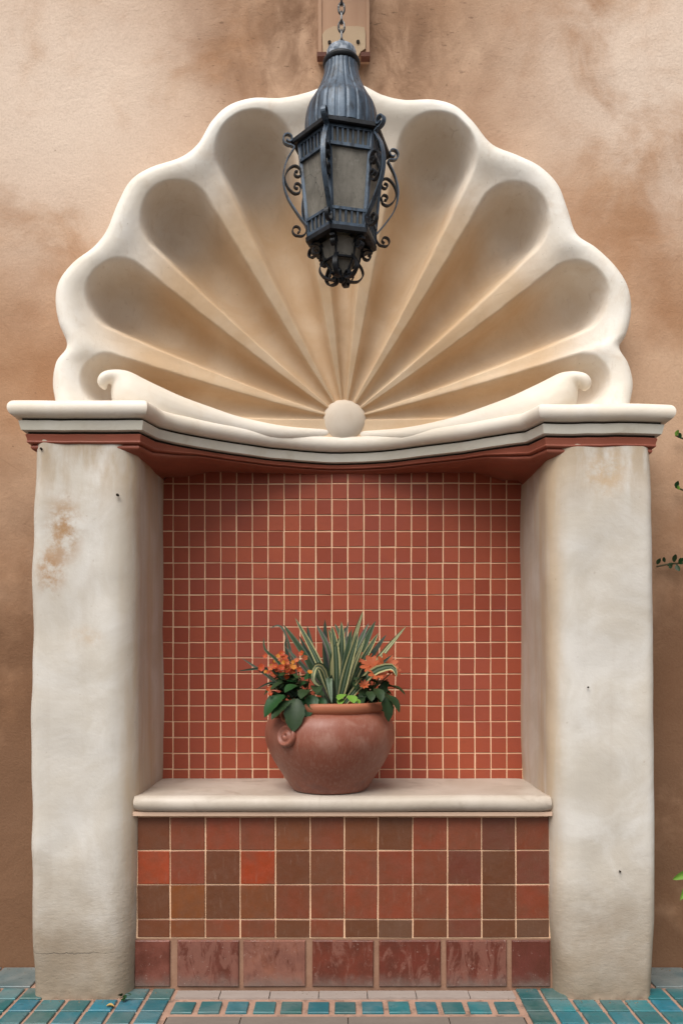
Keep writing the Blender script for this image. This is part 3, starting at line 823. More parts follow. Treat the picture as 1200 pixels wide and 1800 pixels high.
# flutes: hub angle, tip angle, centre distance of round end, radius of round end, half angle near hub
FLT = [(4.2, 9.3, 424, 43, 6.2), (23.0, 28.3, 457, 56, 7.7), (45.2, 50.0, 460, 59, 8.0), (69.0, 70.9, 497, 63, 8.8), (90.5, 90.0, 520, 42, 5.4),
       (110.2, 108.5, 498, 63, 8.2), (132.6, 129.6, 460, 59, 8.0), (155.2, 150.6, 450, 56, 7.8), (175.8, 170.6, 422, 43, 6.2)]
D0, D1 = 3.065, 2.742
DB = D0 + (D1 - D0) * (TU ** 0.92)
carve = np.zeros_like(RR)
for (ph, pt, ac, rho, hb) in FLT:
    u = np.clip(RR / (ac + rho), 0, 1)
    phi = np.radians(ph + (pt - ph) * np.sqrt(u))
    dt = np.radians(TH) - phi
    A = RR * np.cos(dt); B = RR * np.sin(dt)
    ht = math.degrees(math.atan(rho / ac))
    half = np.radians(hb + (ht - hb) * np.clip(A / ac, 0, 1) ** 0.6)
    wdt = np.clip(A, 1, None) * np.tan(half)
    q = np.where(A <= ac, np.abs(B) / wdt, np.sqrt((A - ac) ** 2 + B ** 2) / rho)
    q = np.where(np.cos(dt) < 0.3, 9, q)
    wl_ = np.where(A <= ac, wdt, rho) * 2.8 / F
    g_ = np.clip(1 - q ** 2.4, 0, 1) ** 0.52
    carve = np.maximum(carve, 1.55 * wl_ * g_)
# round the edges of the hollows
kr = 2
for _ in range(1):
    pad = np.pad(carve, ((kr, kr), (0, 0)), mode='edge'); cs = np.cumsum(np.vstack([np.zeros((1, NT)), pad]), axis=0)
    carve = (cs[2 * kr + 1:] - cs[:-2 * kr - 1]) / (2 * kr + 1)
    kt = 3
    pad = np.pad(carve, ((0, 0), (kt, kt)), mode='edge'); cs = np.cumsum(np.hstack([np.zeros((NRD, 1)), pad]), axis=1)
    carve = (cs[:, 2 * kt + 1:] - cs[:, :-2 * kt - 1]) / (2 * kt + 1)
# rolled outer lip: swelling forward then turning back
lip = np.clip((TT - 0.86) / 0.14, 0, 1)
swell = -0.018 * np.exp(-((RR - (Ru[None, :] - 34)) / 26.0) ** 2)
DD = DB + carve + swell * 0.8
PXm = HX + RR * np.cos(np.radians(TH)); PYm = HY - RR * np.sin(np.radians(TH))
X = (PXm - 600) * DB / F; Z = EYE - (PYm - 1167) * DB / F
edge_m = np.clip((RR - (Ru[None, :] - 24)) / 24.0, 0, 1)
DD = DD + 0.036 * (1 - np.sqrt(np.clip(1 - edge_m ** 2, 0, 1)))
vs = []
for r_ in range(NRD):
    for c_ in range(NT):
        x, y, z = X[r_, c_], DD[r_, c_], Z[r_, c_]
        if c_ % 2 == 0 or True:
            y += 0.0022 * mnoise.noise((x * 9, z * 9, 4)) + 0.0035 * mnoise.noise((x * 3.5, z * 3.5, 1))
        vs.append((x, y, z))
for d_ in (0.03, 0.09, 0.17):                       # flank back into the wall
    for c_ in range(NT):
        x, y, z = vs[(NRD - 1) * NT + c_]
        vs.append((x, y + d_, z))
fs = []
for r_ in range(NRD + 2):
    for c_ in range(NT - 1):
        fs.append((r_ * NT + c_, r_ * NT + c_ + 1, (r_ + 1) * NT + c_ + 1, (r_ + 1) * NT + c_))
me = bpy.data.meshes.new('fluted_shell'); O0 = Vector((0, 2.9, 1.94))
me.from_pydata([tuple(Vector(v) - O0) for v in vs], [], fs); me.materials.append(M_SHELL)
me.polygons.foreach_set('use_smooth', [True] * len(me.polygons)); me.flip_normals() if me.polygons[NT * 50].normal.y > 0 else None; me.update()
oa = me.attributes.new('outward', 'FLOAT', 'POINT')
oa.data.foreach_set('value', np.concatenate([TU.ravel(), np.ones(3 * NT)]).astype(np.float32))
o = bpy.data.objects.new('fluted_shell', me); link(o, shell); WLOC[o.name] = O0
# hub
hp = P(605, 741, 3.055); b = MB()
prof = [(0.082 * math.cos(R(k * 9)) ** 0.8 if k < 10 else 0.0005, 0.040 * math.sin(R(k * 9))) for k in range(11)]
b.lathe(prof, 40, hp, M=Matrix.Rotation(R(90), 4, 'X'), mod=lambda k, t: 1 + 0.02 * math.sin(3 * t + 1))
b.build('hub_boss', M_SLABH, shell, origin=hp, smooth=True)
# scrolls: tapering rolls from the hub to a volute, lying on the cornice
def scroll(mir):
    key = [(572, 763, 9, 3.05), (500, 763, 14, 2.99), (420, 753, 20, 2.935), (363, 743, 28, 2.885), (307, 731, 36, 2.835), (264, 717, 41, 2.80), (236, 700, 38, 2.778),
           (222, 678, 25, 2.757), (210, 664, 14, 2.738), (197, 661, 11, 2.728), (185, 664, 10.5, 2.722), (180, 672, 9, 2.724), (184, 680, 6, 2.738)]
    cp = catmull([Vector((k[0], k[1], k[2])) for k in key], 14); cd = catmull([Vector((k[3], 0, 0)) for k in key], 14)
    b = MB(); o_ = None
    for q, d in zip(cp, cd):
        x = q.x if not mir else 1210 - q.x
        p = P(x, q.y + (3 if mir else 0), d.x); r_ = q.z * d.x / F
        b.lathe([(max(r_ * math.sin(R(k * 18)), 1e-4), -r_ * math.cos(R(k * 18))) for k in range(11)], 18, p)
        if o_ is None: o_ = p
    t_ = b.build('scroll_blank', M_MOULD, None, origin=o_)
    md = t_.modifiers.new('remesh', 'REMESH'); md.mode = 'VOXEL'; md.voxel_size = 0.0055
    sm = t_.modifiers.new('smooth', 'SMOOTH'); sm.factor = 0.5; sm.iterations = 8
    dg = bpy.context.evaluated_depsgraph_get()
    me_ = bpy.data.meshes.new_from_object(t_.evaluated_get(dg)); me_.name = 'scroll'
    bpy.data.objects.remove(t_)
    me_.materials.clear(); me_.materials.append(M_MOULD)
    me_.polygons.foreach_set('use_smooth', [True] * len(me_.polygons))
    return inst('scroll', me_, o_, shell)
scroll(False); scroll(True)

# ================================================================== WALL BRACKET AND LANTERN
br = thing('wall_bracket', 'aged wooden wall bracket with tan end plate behind the lantern chain', 'bracket', (0, 2.88, 3.25))
BS = 2.87 / F
def bp(px, py, D=2.87): return P(px, py, D)
z_bot = bp(0, 95).z
b = MB()
x0, x1 = bp(559, 0).x, bp(649, 0).x
b.box(x0, x1, 2.872, 2.935, z_bot, 3.95); b.box(x0, x0 + .012, 2.866, 2.872, z_bot, 3.95); b.box(x1 - .012, x1, 2.866, 2.872, z_bot, 3.95)
b.build('backboard', M_WOOD, br)
pl = [(568, 92), (566, 62), (572, 54), (586, 47), (628, 47), (640, 49), (642, 60), (642, 86), (633, 92), (627, 106), (581, 106), (574, 93)]
vs = [P(p[0], p[1], 2.866) - Vector((0, 0.003, 0)) for p in pl] + [P(p[0], p[1], 2.866) + Vector((0, .006, 0)) for p in pl]
n = len(pl); fs = [tuple(range(n)), tuple(range(2 * n - 1, n - 1, -1))] + [(i, n + i, n + (i + 1) % n, (i + 1) % n) for i in range(n)]
obj('end_plate', vs, fs, M_PLATE, br)
for (a_, b_) in ((557, 573), (634, 650)):
    q = MB(); q.box(bp(a_, 0).x, bp(b_, 0).x, 2.858, 2.886, bp(0, 103).z, z_bot - .001); q.build('foot_block', M_REDW, br)
for (px, py) in ((579, 75), (629, 74)):
    p = P(px, py, 2.862); q = MB(); q.lathe([(0.006, -0.003), (0.006, 0.004)], 10, p, M=Matrix.Rotation(R(90), 4, 'X')); q.build('screw', M_DARK, br, origin=p)
LX, LY = 0.0, 2.35
q = MB(); q.box(-0.025, 0.025, LY - 0.05, 2.866, 3.66, 3.71); q.box(-0.02, 0.02, LY + .3, 2.866, 3.60, 3.659)
q.build('bracket_arm', M_WOOD, br)

lan = thing('hanging_lantern', 'blue grey iron hexagonal lantern with scrolls and dusty glass hanging on a chain', 'lantern', (LX, LY, 2.19))
def lz(py): return EYE + (1167 - py) * LY / F
LC = Vector((LX, LY, 0))
CA = [R(-17 + 60 * k) for k in range(6)]
def cdir(a_): return Vector((math.sin(a_), -math.cos(a_), 0))
Z_EAVE, Z_DOME, Z_BT, Z_F1, Z_L0, Z_BB = 2.587, 2.606, 2.578, 2.526, 2.358, 2.312
RT, RB = 0.124, 0.0965
def rad_at(z): return RB + (RT - RB) * (z - Z_BB) / (Z_BT - Z_BB)
# chain
zc = lz(88); links = 0
z = zc
while z < 3.66:
    q = MB(); pts = []
    for k in range(14):
        t = 2 * math.pi * k / 14
        pts.append(Vector((0.0085 * math.cos(t), 0, 0.017 * math.sin(t))))
    if links % 2: pts = [Vector((0, p.x, p.z)) for p in pts]
    p0 = Vector((LX, LY, z + 0.014))
    q.tube([p + p0 for p in pts], 0.0032, 6, closed=True)
    q.build('chain_link', M_CHAIN, lan, origin=p0, smooth=True)
    z += 0.0265; links += 1
# cap, ring, dome
q = MB(); q.lathe([(0.041, lz(110)), (0.0435, lz(104)), (0.043, lz(93)), (0.041, lz(90)), (0.030, lz(86)), (0.010, lz(85))], 28, LC); q.build('cap', M_CAP, lan, smooth=True, autosmooth=40)
q = MB(); q.lathe([(0.046 + 0.0085 * math.cos(R(k * 30)), lz(113) + 0.0105 * math.sin(R(k * 30))) for k in range(13)], 32, LC, cap0=False, cap1=False); q.build('collar_ring', M_BLACK, lan, smooth=True)
dp = catmull([Vector((0.105, 2.606)), Vector((0.106, lz(222))), Vector((0.099, lz(197))), Vector((0.084, lz(180))), Vector((0.069, lz(163))), Vector((0.058, lz(147))), Vector((0.051, lz(132))), Vector((0.049, lz(118))), Vector((0.042, lz(110)))], 5)
q = MB(); q.lathe([(p.x, p.y) for p in dp], 264, LC, mod=lambda k, t: 1 - 0.030 * math.exp(-(math.sin(11 * t) / 0.30) ** 2), cap0=False)
q.build('fluted_dome', M_IRON, lan, smooth=True, autosmooth=70)
# eave roof
def hexring(b_, rings, mi=0, cap0=False, cap1=False):
    vs = [LC + cdir(a_) * r_ + Vector((0, 0, z_)) for (r_, z_) in rings for a_ in CA]
    fs = []
    for k in range(len(rings) - 1):
        for i in range(6):
            j = (i + 1) % 6; fs.append((k * 6 + i, k * 6 + j, k * 6 + 6 + j, k * 6 + 6 + i))
    if cap0: fs.append(tuple(range(6)))
    if cap1: fs.append(tuple(range((len(rings) - 1) * 6, len(rings) * 6)))
    b_.add(vs, fs, mi)
q = MB(); hexring(q, [(0.112, 2.580), (0.143, 2.575), (0.147, 2.577), (0.147, 2.588), (0.106, 2.606), (0.08, 2.608)], cap0=True, cap1=True); q.build('eave', M_BLACK, lan)
# bottom ring
q = MB(); hexring(q, [(0.085, 2.300), (0.105, 2.300), (0.106, 2.312), (0.098, 2.3165), (0.085, 2.3165), (0.085, 2.300)]); q.build('bottom_ring', M_BLACK, lan)
# panes, friezes, posts: one built for the side facing the camera, then turned
def side_pt(u, z, out=0.0):
    """u -1..1 along the side between corners at -30 and +30 degrees"""
    r_ = rad_at(z); s30 = math.sin(R(30)) * r_; c30 = math.cos(R(30)) * r_ + out
    return Vector((u * s30, -c30, z))
pane_v = [side_pt(-.93, Z_BB + .004), side_pt(.93, Z_BB + .004), side_pt(.93, Z_BT), side_pt(-.93, Z_BT)]
pane_v += [v + Vector((0, 0.004, 0)) for v in pane_v]
pane = mesh('glass_pane', pane_v, [(0, 1, 2, 3), (7, 6, 5, 4), (0, 4, 5, 1), (1, 5, 6, 2), (2, 6, 7, 3), (3, 7, 4, 0)], M_GLASS)
def bar(b_, u0, z0, u1, z1, w_, d_=0.006, out=0.0035):
    a_, c_ = side_pt(u0, z0, out), side_pt(u1, z1, out); t = (c_ - a_).normalized(); n_ = Vector((0, -1, 0)); s_ = t.cross(n_).normalized()
    vs = [p + s_ * (w_ / 2 * sx_) + n_ * (d_ / 2 * sy_) for p in (a_, c_) for sx_, sy_ in ((-1, -1), (1, -1), (1, 1), (-1, 1))]
    b_.add(vs, [(0, 1, 2, 3), (4, 5, 6, 7), (0, 1, 5, 4), (1, 2, 6, 5), (2, 3, 7, 6), (3, 0, 4, 7)])
def frieze(z0, z1, nbars, name):
    q = MB(); bar(q, -.95, z1, .95, z1, 0.008); bar(q, -.95, z0, .95, z0, 0.009, 0.008)
    for k in range(nbars):
        u = -0.84 + 1.68 * k / (nbars - 1); bar(q, u, z0, u, z1, 0.0055, 0.005, 0.0030)
    return mesh(name, q.v, q.f, M_IRON)
fr_t = frieze(Z_F1, Z_BT - 0.006, 8, 'upper_frieze'); fr_b = frieze(Z_BB + 0.004, Z_L0, 6, 'lower_frieze')
backing_v = [side_pt(-.9, Z_F1, -.0075), side_pt(.9, Z_F1, -.0075), side_pt(.9, Z_BT - .002, -.0075), side_pt(-.9, Z_BT - .002, -.0075)]
frbk = mesh('frieze_backing', backing_v, [(0, 1, 2, 3)], M_BLACK)
pv = []
q = MB()
for z_ in (Z_BB, Z_BT):
    pass
a_, c_ = Vector((0, -rad_at(Z_BB) - .001, Z_BB)), Vector((0, -rad_at(Z_BT) - .001, Z_BT))
vs = [p + Vector((sx_ * 0.0075, sy_, 0)) for p in (a_, c_) for sx_, sy_ in ((-1, 0.004), (-.5, -0.004), (.5, -0.004), (1, 0.004), (0, 0.009))]
q.add(vs, [(0, 1, 6, 5), (1, 2, 7, 6), (2, 3, 8, 7), (3, 4, 9, 8), (4, 0, 5, 9), (0, 1, 2, 3, 4), (5, 6, 7, 8, 9)])
post = mesh('corner_post', q.v, q.f, M_IRON)
# wrought straps
st_path = spiral((0.150, 2.598), 0.004, 0.0155, 400, -20 - 0, 22)[:-4]
st_path = list(reversed(spiral((0.1550, 2.588), 0.0185, 0.006, -110, 330, 26)))
st_path += catmull([Vector((0.1490, 2.570)), Vector((0.139, 2.565)), Vector((0.147, 2.550)), Vector((0.162, 2.520)), Vector((0.1705, 2.475)), Vector((0.160, 2.425)), Vector((0.130, 2.378)), Vector((0.103, 2.345))], 7)[1:]
q = MB(); q.ribbon(st_path, 0.0135, 0.0035); strap = mesh('corner_strap', q.v, q.f, [M_IRON])
lc = catmull([Vector((0.103, 2.345)), Vector((0.104, 2.328)), Vector((0.114, 2.316)), Vector((0.128, 2.314))], 6) + spiral((0.130, 2.3295), 0.0158, 0.006, -80, 260, 22)
q = MB(); q.ribbon(lc, 0.0115, 0.003); lcurl = mesh('lower_curl', q.v, q.f, [M_BLACK])
cs_ = list(reversed(spiral((0.131, 2.492), 0.010, 0.004, 100, -230, 20)))
cs_ = spiral((0.133, 2.4905), 0.005, 0.011, -330, 0, 16)[:-1]
cs_ = list(reversed(spiral((0.1305, 2.4925), 0.012, 0.0045, 150, 480, 18)))
cs_ += catmull([Vector((0.1205, 2.4985)), Vector((0.1235, 2.508)), Vector((0.138, 2.513)), Vector((0.156, 2.499)), Vector((0.1655, 2.474)), Vector((0.157, 2.449)), Vector((0.139, 2.434)), Vector((0.124, 2.438)), Vector((0.1205, 2.4485))], 5)
cs_ += spiral((0.1305, 2.4545), 0.012, 0.0045, 210, -120, 18)
q = MB(); q.ribbon(cs_, 0.0115, 0.0036); cscr = mesh('c_scroll', q.v, q.f, [M_BLACK])
bs = list(reversed(spiral((0.082, 2.274), 0.0195, 0.006, 40, 440, 26)))
bs += catmull([Vector((0.097, 2.288)), Vector((0.083, 2.300)), Vector((0.066, 2.297)), Vector((0.053, 2.276)), Vector((0.050, 2.252)), Vector((0.064, 2.228)), Vector((0.067, 2.206)), Vector((0.052, 2.186)), Vector((0.030, 2.182))], 6)[1:]
bs += spiral((0.030, 2.1965), 0.0145, 0.005, -95, -420, 22)
bs = [Vector((p.x * 0.95, 2.302 - (2.302 - p.y) * 0.86 if p.y < 2.302 else p.y)) for p in bs]
q = MB(); q.ribbon(bs, 0.0135, 0.0035); bscr = mesh('bottom_scroll', q.v, q.f, [M_BLACK])
for a_ in CA:
    for nm, me_ in (('corner_post', post), ('corner_strap', strap), ('lower_curl', lcurl), ('c_scroll', cscr), ('bottom_scroll', bscr)):
        inst(nm, me_, LC, lan, rot=(0, 0, a_))
    am = a_ + R(30)
    for nm, me_ in (('glass_pane', pane), ('upper_frieze', fr_t), ('lower_frieze', fr_b), ('frieze_backing', frbk)):
        inst(nm, me_, LC, lan, rot=(0, 0, am))
# small hexagonal glass cup under the body with finial, candle inside
q = MB(); hexring(q, [(0.062, 2.300), (0.050, 2.252), (0.034, 2.250)]); hexring(q, [(0.036, 2.25), (0.022, 2.215), (0.010, 2.205)], cap1=True)
q.build('lower_cup', M_GLASS, lan)
q = MB()
for a_ in CA:
    p0 = LC + cdir(a_) * 0.063 + Vector((0, 0, 2.302)); p1 = LC + cdir(a_) * 0.051 + Vector((0, 0, 2.251)); p2 = LC + cdir(a_) * 0.023 + Vector((0, 0, 2.214))
    q.tube([p0, p1, p2], 0.0035, 6)
hexring(q, [(0.052, 2.254), (0.054, 2.249), (0.049, 2.247)])
q.build('cup_frame', M_BLACK, lan)
q = MB(); q.lathe([(0.001, 2.192), (0.009, 2.196), (0.012, 2.204), (0.007, 2.212), (0.013, 2.220), (0.006, 2.230)], 16, LC); q.build('finial', M_BLACK, lan, smooth=True)
q = MB(); q.lathe([(0.013, 2.318), (0.013, 2.40), (0.006, 2.402)], 14, LC); q.lathe([(0.030, 2.303), (0.034, 2.316), (0.014, 2.318)], 18, LC); q.build('candle_tube', M_CAND, lan, smooth=True, autosmooth=40)

# ================================================================== POT
PD = 2.828; pk_ = PD / F
PC = Vector(((579 - 600) * pk_, PD, 0.6545))
pot = thing('flower_pot', 'weathered terracotta pot with round scroll bosses holding plants on the bench', 'flower pot', PC)
def pzz(py): return EYE - (py - 1167) * pk_
prof = catmull([Vector((0.120, 0.0)), Vector((0.132, 0.006)), Vector((0.163, 0.052)), Vector((0.196, 0.104)), Vector((0.220, 0.158)), Vector((0.2255, 0.196)), Vector((0.219, 0.232)), Vector((0.203, 0.258)), Vector((0.188, 0.268)), Vector((0.183, 0.274))], 6)
b = MB(); b.lathe([(p.x, p.y) for p in prof], 72, PC, mod=lambda k, t: 1 + 0.006 * math.sin(3 * t + k * .05) + 0.004 * math.sin(7 * t))
b.build('body', M_POT, pot, smooth=True, autosmooth=50)
rp = [(0.180, 0.268), (0.186, 0.270), (0.194, 0.281), (0.1965, 0.294), (0.193, 0.303), (0.185, 0.305), (0.174, 0.302), (0.170, 0.290), (0.168, 0.262)]
b = MB(); b.lathe(rp, 72, PC, mod=lambda k, t: 1 + 0.004 * math.sin(3 * t) + 0.003 * math.sin(5 * t + 1), cap0=False, cap1=False)
b.build('rim', M_RIM, pot, smooth=True)
b = MB(); b.lathe([(0.171, 0.282), (0.12, 0.288), (0.05, 0.292), (0.001, 0.293)], 40, PC, cap0=False); b.build('soil', M_SOIL, pot, smooth=True)
def boss(az, z, rpot, s=1.0):
    d = Vector((math.sin(az), -math.cos(az), 0)); c_ = PC + d * rpot + Vector((0, 0, z))
    nrm = (d + Vector((0, 0, 0.25))).normalized(); M = nrm.to_track_quat('Z', 'Y').to_matrix().to_4x4()
    q = MB(); q.lathe([(0.036 * s, -0.02), (0.037 * s, 0.004), (0.034 * s, 0.011), (0.029 * s, 0.012), (0.024 * s, 0.006), (0.020 * s, 0.004), (0.016 * s, 0.008), (0.010 * s, 0.012), (0.005 * s, 0.010), (0.001, 0.004)], 28, c_, M=M)
    q.build('scroll_boss', M_POT, pot, origin=c_, smooth=True)
boss(R(-37), 0.200, 0.226, 1.0); boss(R(138), 0.198, 0.226)
def curl(az):
    d = Vector((math.sin(az), -math.cos(az), 0)); tdir = Vector((math.cos(az), math.sin(az), 0))
    c_ = PC + d * 0.206 + Vector((0, 0, 0.268)); pts = []
    for k in range(30):
        q = R(200 - k * 17); r_ = 0.036 * (1 - k / 36)
        pts.append(c_ + tdir * (r_ * math.cos(q)) + Vector((0, 0, 1)) * (r_ * math.sin(q)) + d * (0.012 - 0.0002 * k))
    q = MB(); q.tube(pts, [0.010 - 0.0002 * k for k in range(30)], 8); q.build('scroll_handle', M_RIM, pot, origin=c_, smooth=True)
curl(R(-42)); curl(R(138))

# ================================================================== PLANTS
def blade(parent, pts, wmax, mats, face=0.0, name='leaf', tipw=0.0, fold=0.25, n=11):
    """strap leaf along a curve; five strips across so margins and centre differ"""
    cp = catmull(pts, max(3, n // (len(pts) - 1)))
    N = len(cp); vs = []; fs = []; fm = []
    for i, p in enumerate(cp):
        t = (cp[min(i + 1, N - 1)] - cp[max(i - 1, 0)]).normalized()
        sd = t.cross(Vector((math.sin(face), -math.cos(face), 0.0)))
        if sd.length < 1e-3: sd = Vector((1, 0, 0))
        sd.normalize(); nn = sd.cross(t).normalized()
        u = i / (N - 1); ww = wmax * max(tipw, min(1, 0.55 + 1.6 * u) * (1 - u ** 3.2)) / 2
        for k, s_ in enumerate((-1, -0.62, -0.2, 0.2, 0.62, 1)):
            vs.append(p + sd * (ww * s_) + nn * (ww * fold * (abs(s_) ** 1.5)))
    for i in range(N - 1):
        for k in range(5):
            fs.append((i * 6 + k, i * 6 + k + 1, i * 6 + 7 + k, i * 6 + 6 + k)); fm.append((0, 1, 2, 1, 0)[k])
    return obj(name, vs, fs, mats, parent, origin=cp[0], smooth=True, fmat=fm)

YS = [M_BL_Y, M_BL_G, M_BL_S]; GS = [M_BL_S, M_BL_G, M_BL_G]; DS = [M_BL_G, M_BL_D, M_BL_D]; PS = [M_BL_P, M_BL_S, M_BL_G]; YC = [M_BL_G, M_BL_Y, M_BL_S]
vp = thing('spiky_plant', 'spiky strap leaved plant striped green and cream in the middle of the pot', 'plant', PC + Vector((0.02, 0, 0.285)))
base = lambda dx=0, D=2.86: P(592 + dx, 1236, D)
BL = [ # base dx, base D, [(px, py, D) ...], width, mats, face
    (-6, 2.84, [(560, 1165, 2.80), (518, 1085, 2.80)], .027, YS, .2), (-16, 2.85, [(540, 1160, 2.83), (497, 1097, 2.82)], .030, GS, .5),
    (-20, 2.86, [(555, 1180, 2.85), (525, 1116, 2.86)], .024, DS, .3), (-4, 2.88, [(574, 1160, 2.88), (571, 1088, 2.88)], .030, DS, -.2),
    (0, 2.82, [(590, 1150, 2.78), (583, 1100, 2.77)], .030, YS, .1), (6, 2.90, [(604, 1140, 2.91), (588, 1096, 2.93)], .026, GS, .2),
    (2, 2.83, [(615, 1150, 2.79), (638, 1073, 2.76)], .027, YC, -.2), (8, 2.86, [(633, 1150, 2.84), (660, 1091, 2.83)], .032, GS, -.3),
    (4, 2.80, [(612, 1170, 2.76), (630, 1110, 2.73)], .030, YS, .0), (10, 2.88, [(645, 1165, 2.87), (679, 1115, 2.88)], .028, DS, -.5),
    (12, 2.84, [(660, 1165, 2.80), (714, 1100, 2.78)], .026, YC, -.5), (14, 2.80, [(650, 1185, 2.74), (688, 1172, 2.70), (697, 1190, 2.69)], .030, YS, -.3),
    (10, 2.83, [(645, 1190, 2.78), (690, 1150, 2.76)], .020, DS, -.4), (-8, 2.80, [(570, 1180, 2.74), (555, 1172, 2.70), (550, 1195, 2.68), (563, 1207, 2.69)], .026, YC, .4),
    (-4, 2.79, [(578, 1190, 2.70), (583, 1236, 2.655)], .028, [M_BL_S, M_BL_S, M_BL_G], 0), (-2, 2.86, [(580, 1150, 2.85), (556, 1098, 2.85)], .028, PS, .2),
    (3, 2.85, [(600, 1150, 2.83), (600, 1092, 2.82)], .032, YS, 0), (1, 2.84, [(592, 1160, 2.80), (577, 1105, 2.79)], .034, YS, .1),
    (6, 2.87, [(620, 1155, 2.87), (648, 1095, 2.88)], .030, PS, -.2), (9, 2.85, [(635, 1165, 2.82), (665, 1112, 2.80)], .030, YS, -.3),
    (-10, 2.88, [(550, 1150, 2.90), (540, 1100, 2.92)], .026, DS, .2), (0, 2.93, [(590, 1150, 2.96), (610, 1100, 2.98)], .026, DS, 0),
    (-14, 2.84, [(548, 1190, 2.80), (500, 1135, 2.78)], .022, PS, .4), (-3, 2.83, [(585, 1165, 2.79), (598, 1120, 2.77)], .030, YC, .05),
    (5, 2.82, [(607, 1165, 2.78), (618, 1105, 2.76)], .026, GS, -.1), (8, 2.84, [(622, 1170, 2.79), (642, 1120, 2.77)], .026, YC, -.2),
]
for (dx, D_, mid, w_, mt, fc) in BL:
    blade(vp, [base(dx, D_)] + [P(*q) for q in mid], w_, mt, fc)
for k in range(10):                                 # dry wisps at the back
    dx = rng.uniform(-20, 30)
    blade(vp, [base(dx * .3, 2.95), P(592 + dx * 1.4, 1150, 2.97), P(592 + dx * 2.4, rng.uniform(1085, 1115), 2.98)], .012, PS if k % 2 else DS, 0)

def leaf_mesh(name, L, W, mat, droop=0.3, cup=0.15, serr=0.0, n=9):
    vs, fs = [], []
    for i in range(n + 1):
        u = i / n; w_ = W / 2 * (math.sin(math.pi * min(1, u * 0.93 + 0.05)) ** 0.75) if i < n else 0.0008
        for k, s_ in enumerate((-1, -.55, 0, .55, 1)):
            ww = w_ * (1 + (serr if (i % 2) else -serr) * (abs(s_) > .9))
            vs.append((s_ * ww, -u * L, -droop * L * u * u + cup * W * abs(s_) ** 1.4 * math.sin(math.pi * u) - (0.02 * W if k == 2 else 0)))
    for i in range(n):
        for k in range(4): fs.append((i * 5 + k, i * 5 + k + 1, i * 5 + 6 + k, i * 5 + 5 + k))
    return mesh(name, vs, fs, mat, smooth=True)
LF1 = leaf_mesh('leaf', 0.085, 0.062, M_LEAF, 0.35, 0.15, 0.05)
LF2 = leaf_mesh('leaf', 0.085, 0.055, M_LEAF2, 0.35, 0.15, 0.05)
LFL = leaf_mesh('leaf', 0.055, 0.042, M_LIME, 0.25, 0.1, 0.05)
def put_leaf(parent, me_, p, yaw, pitch, roll=0.0, s=1.0):
    o = inst('leaf', me_, p, parent, scale=(s, s, s))
    o.rotation_euler = (Matrix.Rotation(yaw, 3, 'Z') @ Matrix.Rotation(pitch, 3, 'X') @ Matrix.Rotation(roll, 3, 'Y')).to_euler()
    return o
def flower_mesh(name, L, W, np_, mat, tilt, cmat=None):
    b_ = MB()
    for k in range(np_):
        t = 2 * math.pi * k / np_; ca, sa = math.cos(t), math.sin(t)
        prof_ = [(0.1, 0.25), (0.45, 0.9), (0.75, 1.0), (0.95, 0.55), (1.0, 0.1)]
        vs = []
        for (u, ww) in prof_:
            for s_ in (-1, 0, 1):
                r_ = u * L; y = s_ * ww * W / 2; z = tilt * L * u * (1 - 0.35 * u) + (0.0 if s_ else -0.08 * W) + 0.02 * L * math.sin(k * 2.1 + u * 3)
                vs.append((r_ * ca - y * sa, r_ * sa + y * ca, z))
        fs = []
        for i in range(4):
            for j in range(2): fs.append((i * 3 + j, i * 3 + j + 1, i * 3 + 4 + j, i * 3 + 3 + j))
        b_.add(vs, fs, 0)
    b_.lathe([(0.10 * L, 0.02 * L), (0.12 * L, 0.1 * L), (0.001, 0.16 * L)], 8, mi=1)
    return mesh(name, b_.v, b_.f, [mat, cmat or M_YE], smooth=True, fmat=b_.m)
FM = [flower_mesh('flower', 0.0105, 0.009, 5, mt, 0.5) for mt in (M_OR, M_RD, M_RD, M_OR2, M_YO)]
def aim(o, nrm, spin):
    o.rotation_euler = (nrm.to_track_quat('Z', 'Y').to_matrix() @ Matrix.Rotation(spin, 3, 'Z')).to_euler()

k1 = thing('flowering_plant', 'orange red flowering plant with broad dark green leaves spilling over the left of the pot', 'plant', P(520, 1240, 2.80), 'flowering plants in the pot')
def stem_to(parent, p0, p1, r_=0.0028):
    mid = (p0 + p1) / 2 + Vector((rng.uniform(-.01, .01), rng.uniform(-.01, .01), .008))
    q = MB(); q.tube([p0, mid, p1], [r_, r_ * .8, r_ * .6], 5); q.build('stem', M_LEAF, parent, origin=p0)
root1 = P(528, 1242, 2.80)
for i in range(64):
    px = rng.gauss(498, 17); py = rng.gauss(1172, 10); D_ = rng.uniform(2.70, 2.82)
    if i < 6: px, py = rng.choice([(541, 1184), (475, 1212), (472, 1218), (512, 1236), (536, 1178), (465, 1190)]); px += rng.uniform(-4, 4); py += rng.uniform(-4, 4); D_ = rng.uniform(2.66, 2.70)
    p = P(px, py, D_); o = inst('flower', FM[i % 5], p, k1, scale=(rng.uniform(.65, 1.1),) * 3)
    aim(o, Vector((rng.uniform(-.7, .4), -1, rng.uniform(.1, 1.1))).normalized(), rng.uniform(0, 6))
    if i % 4 == 0: stem_to(k1, root1 + Vector((rng.uniform(-.02, .02), 0, 0)), p + Vector((0, .006, -.003)))
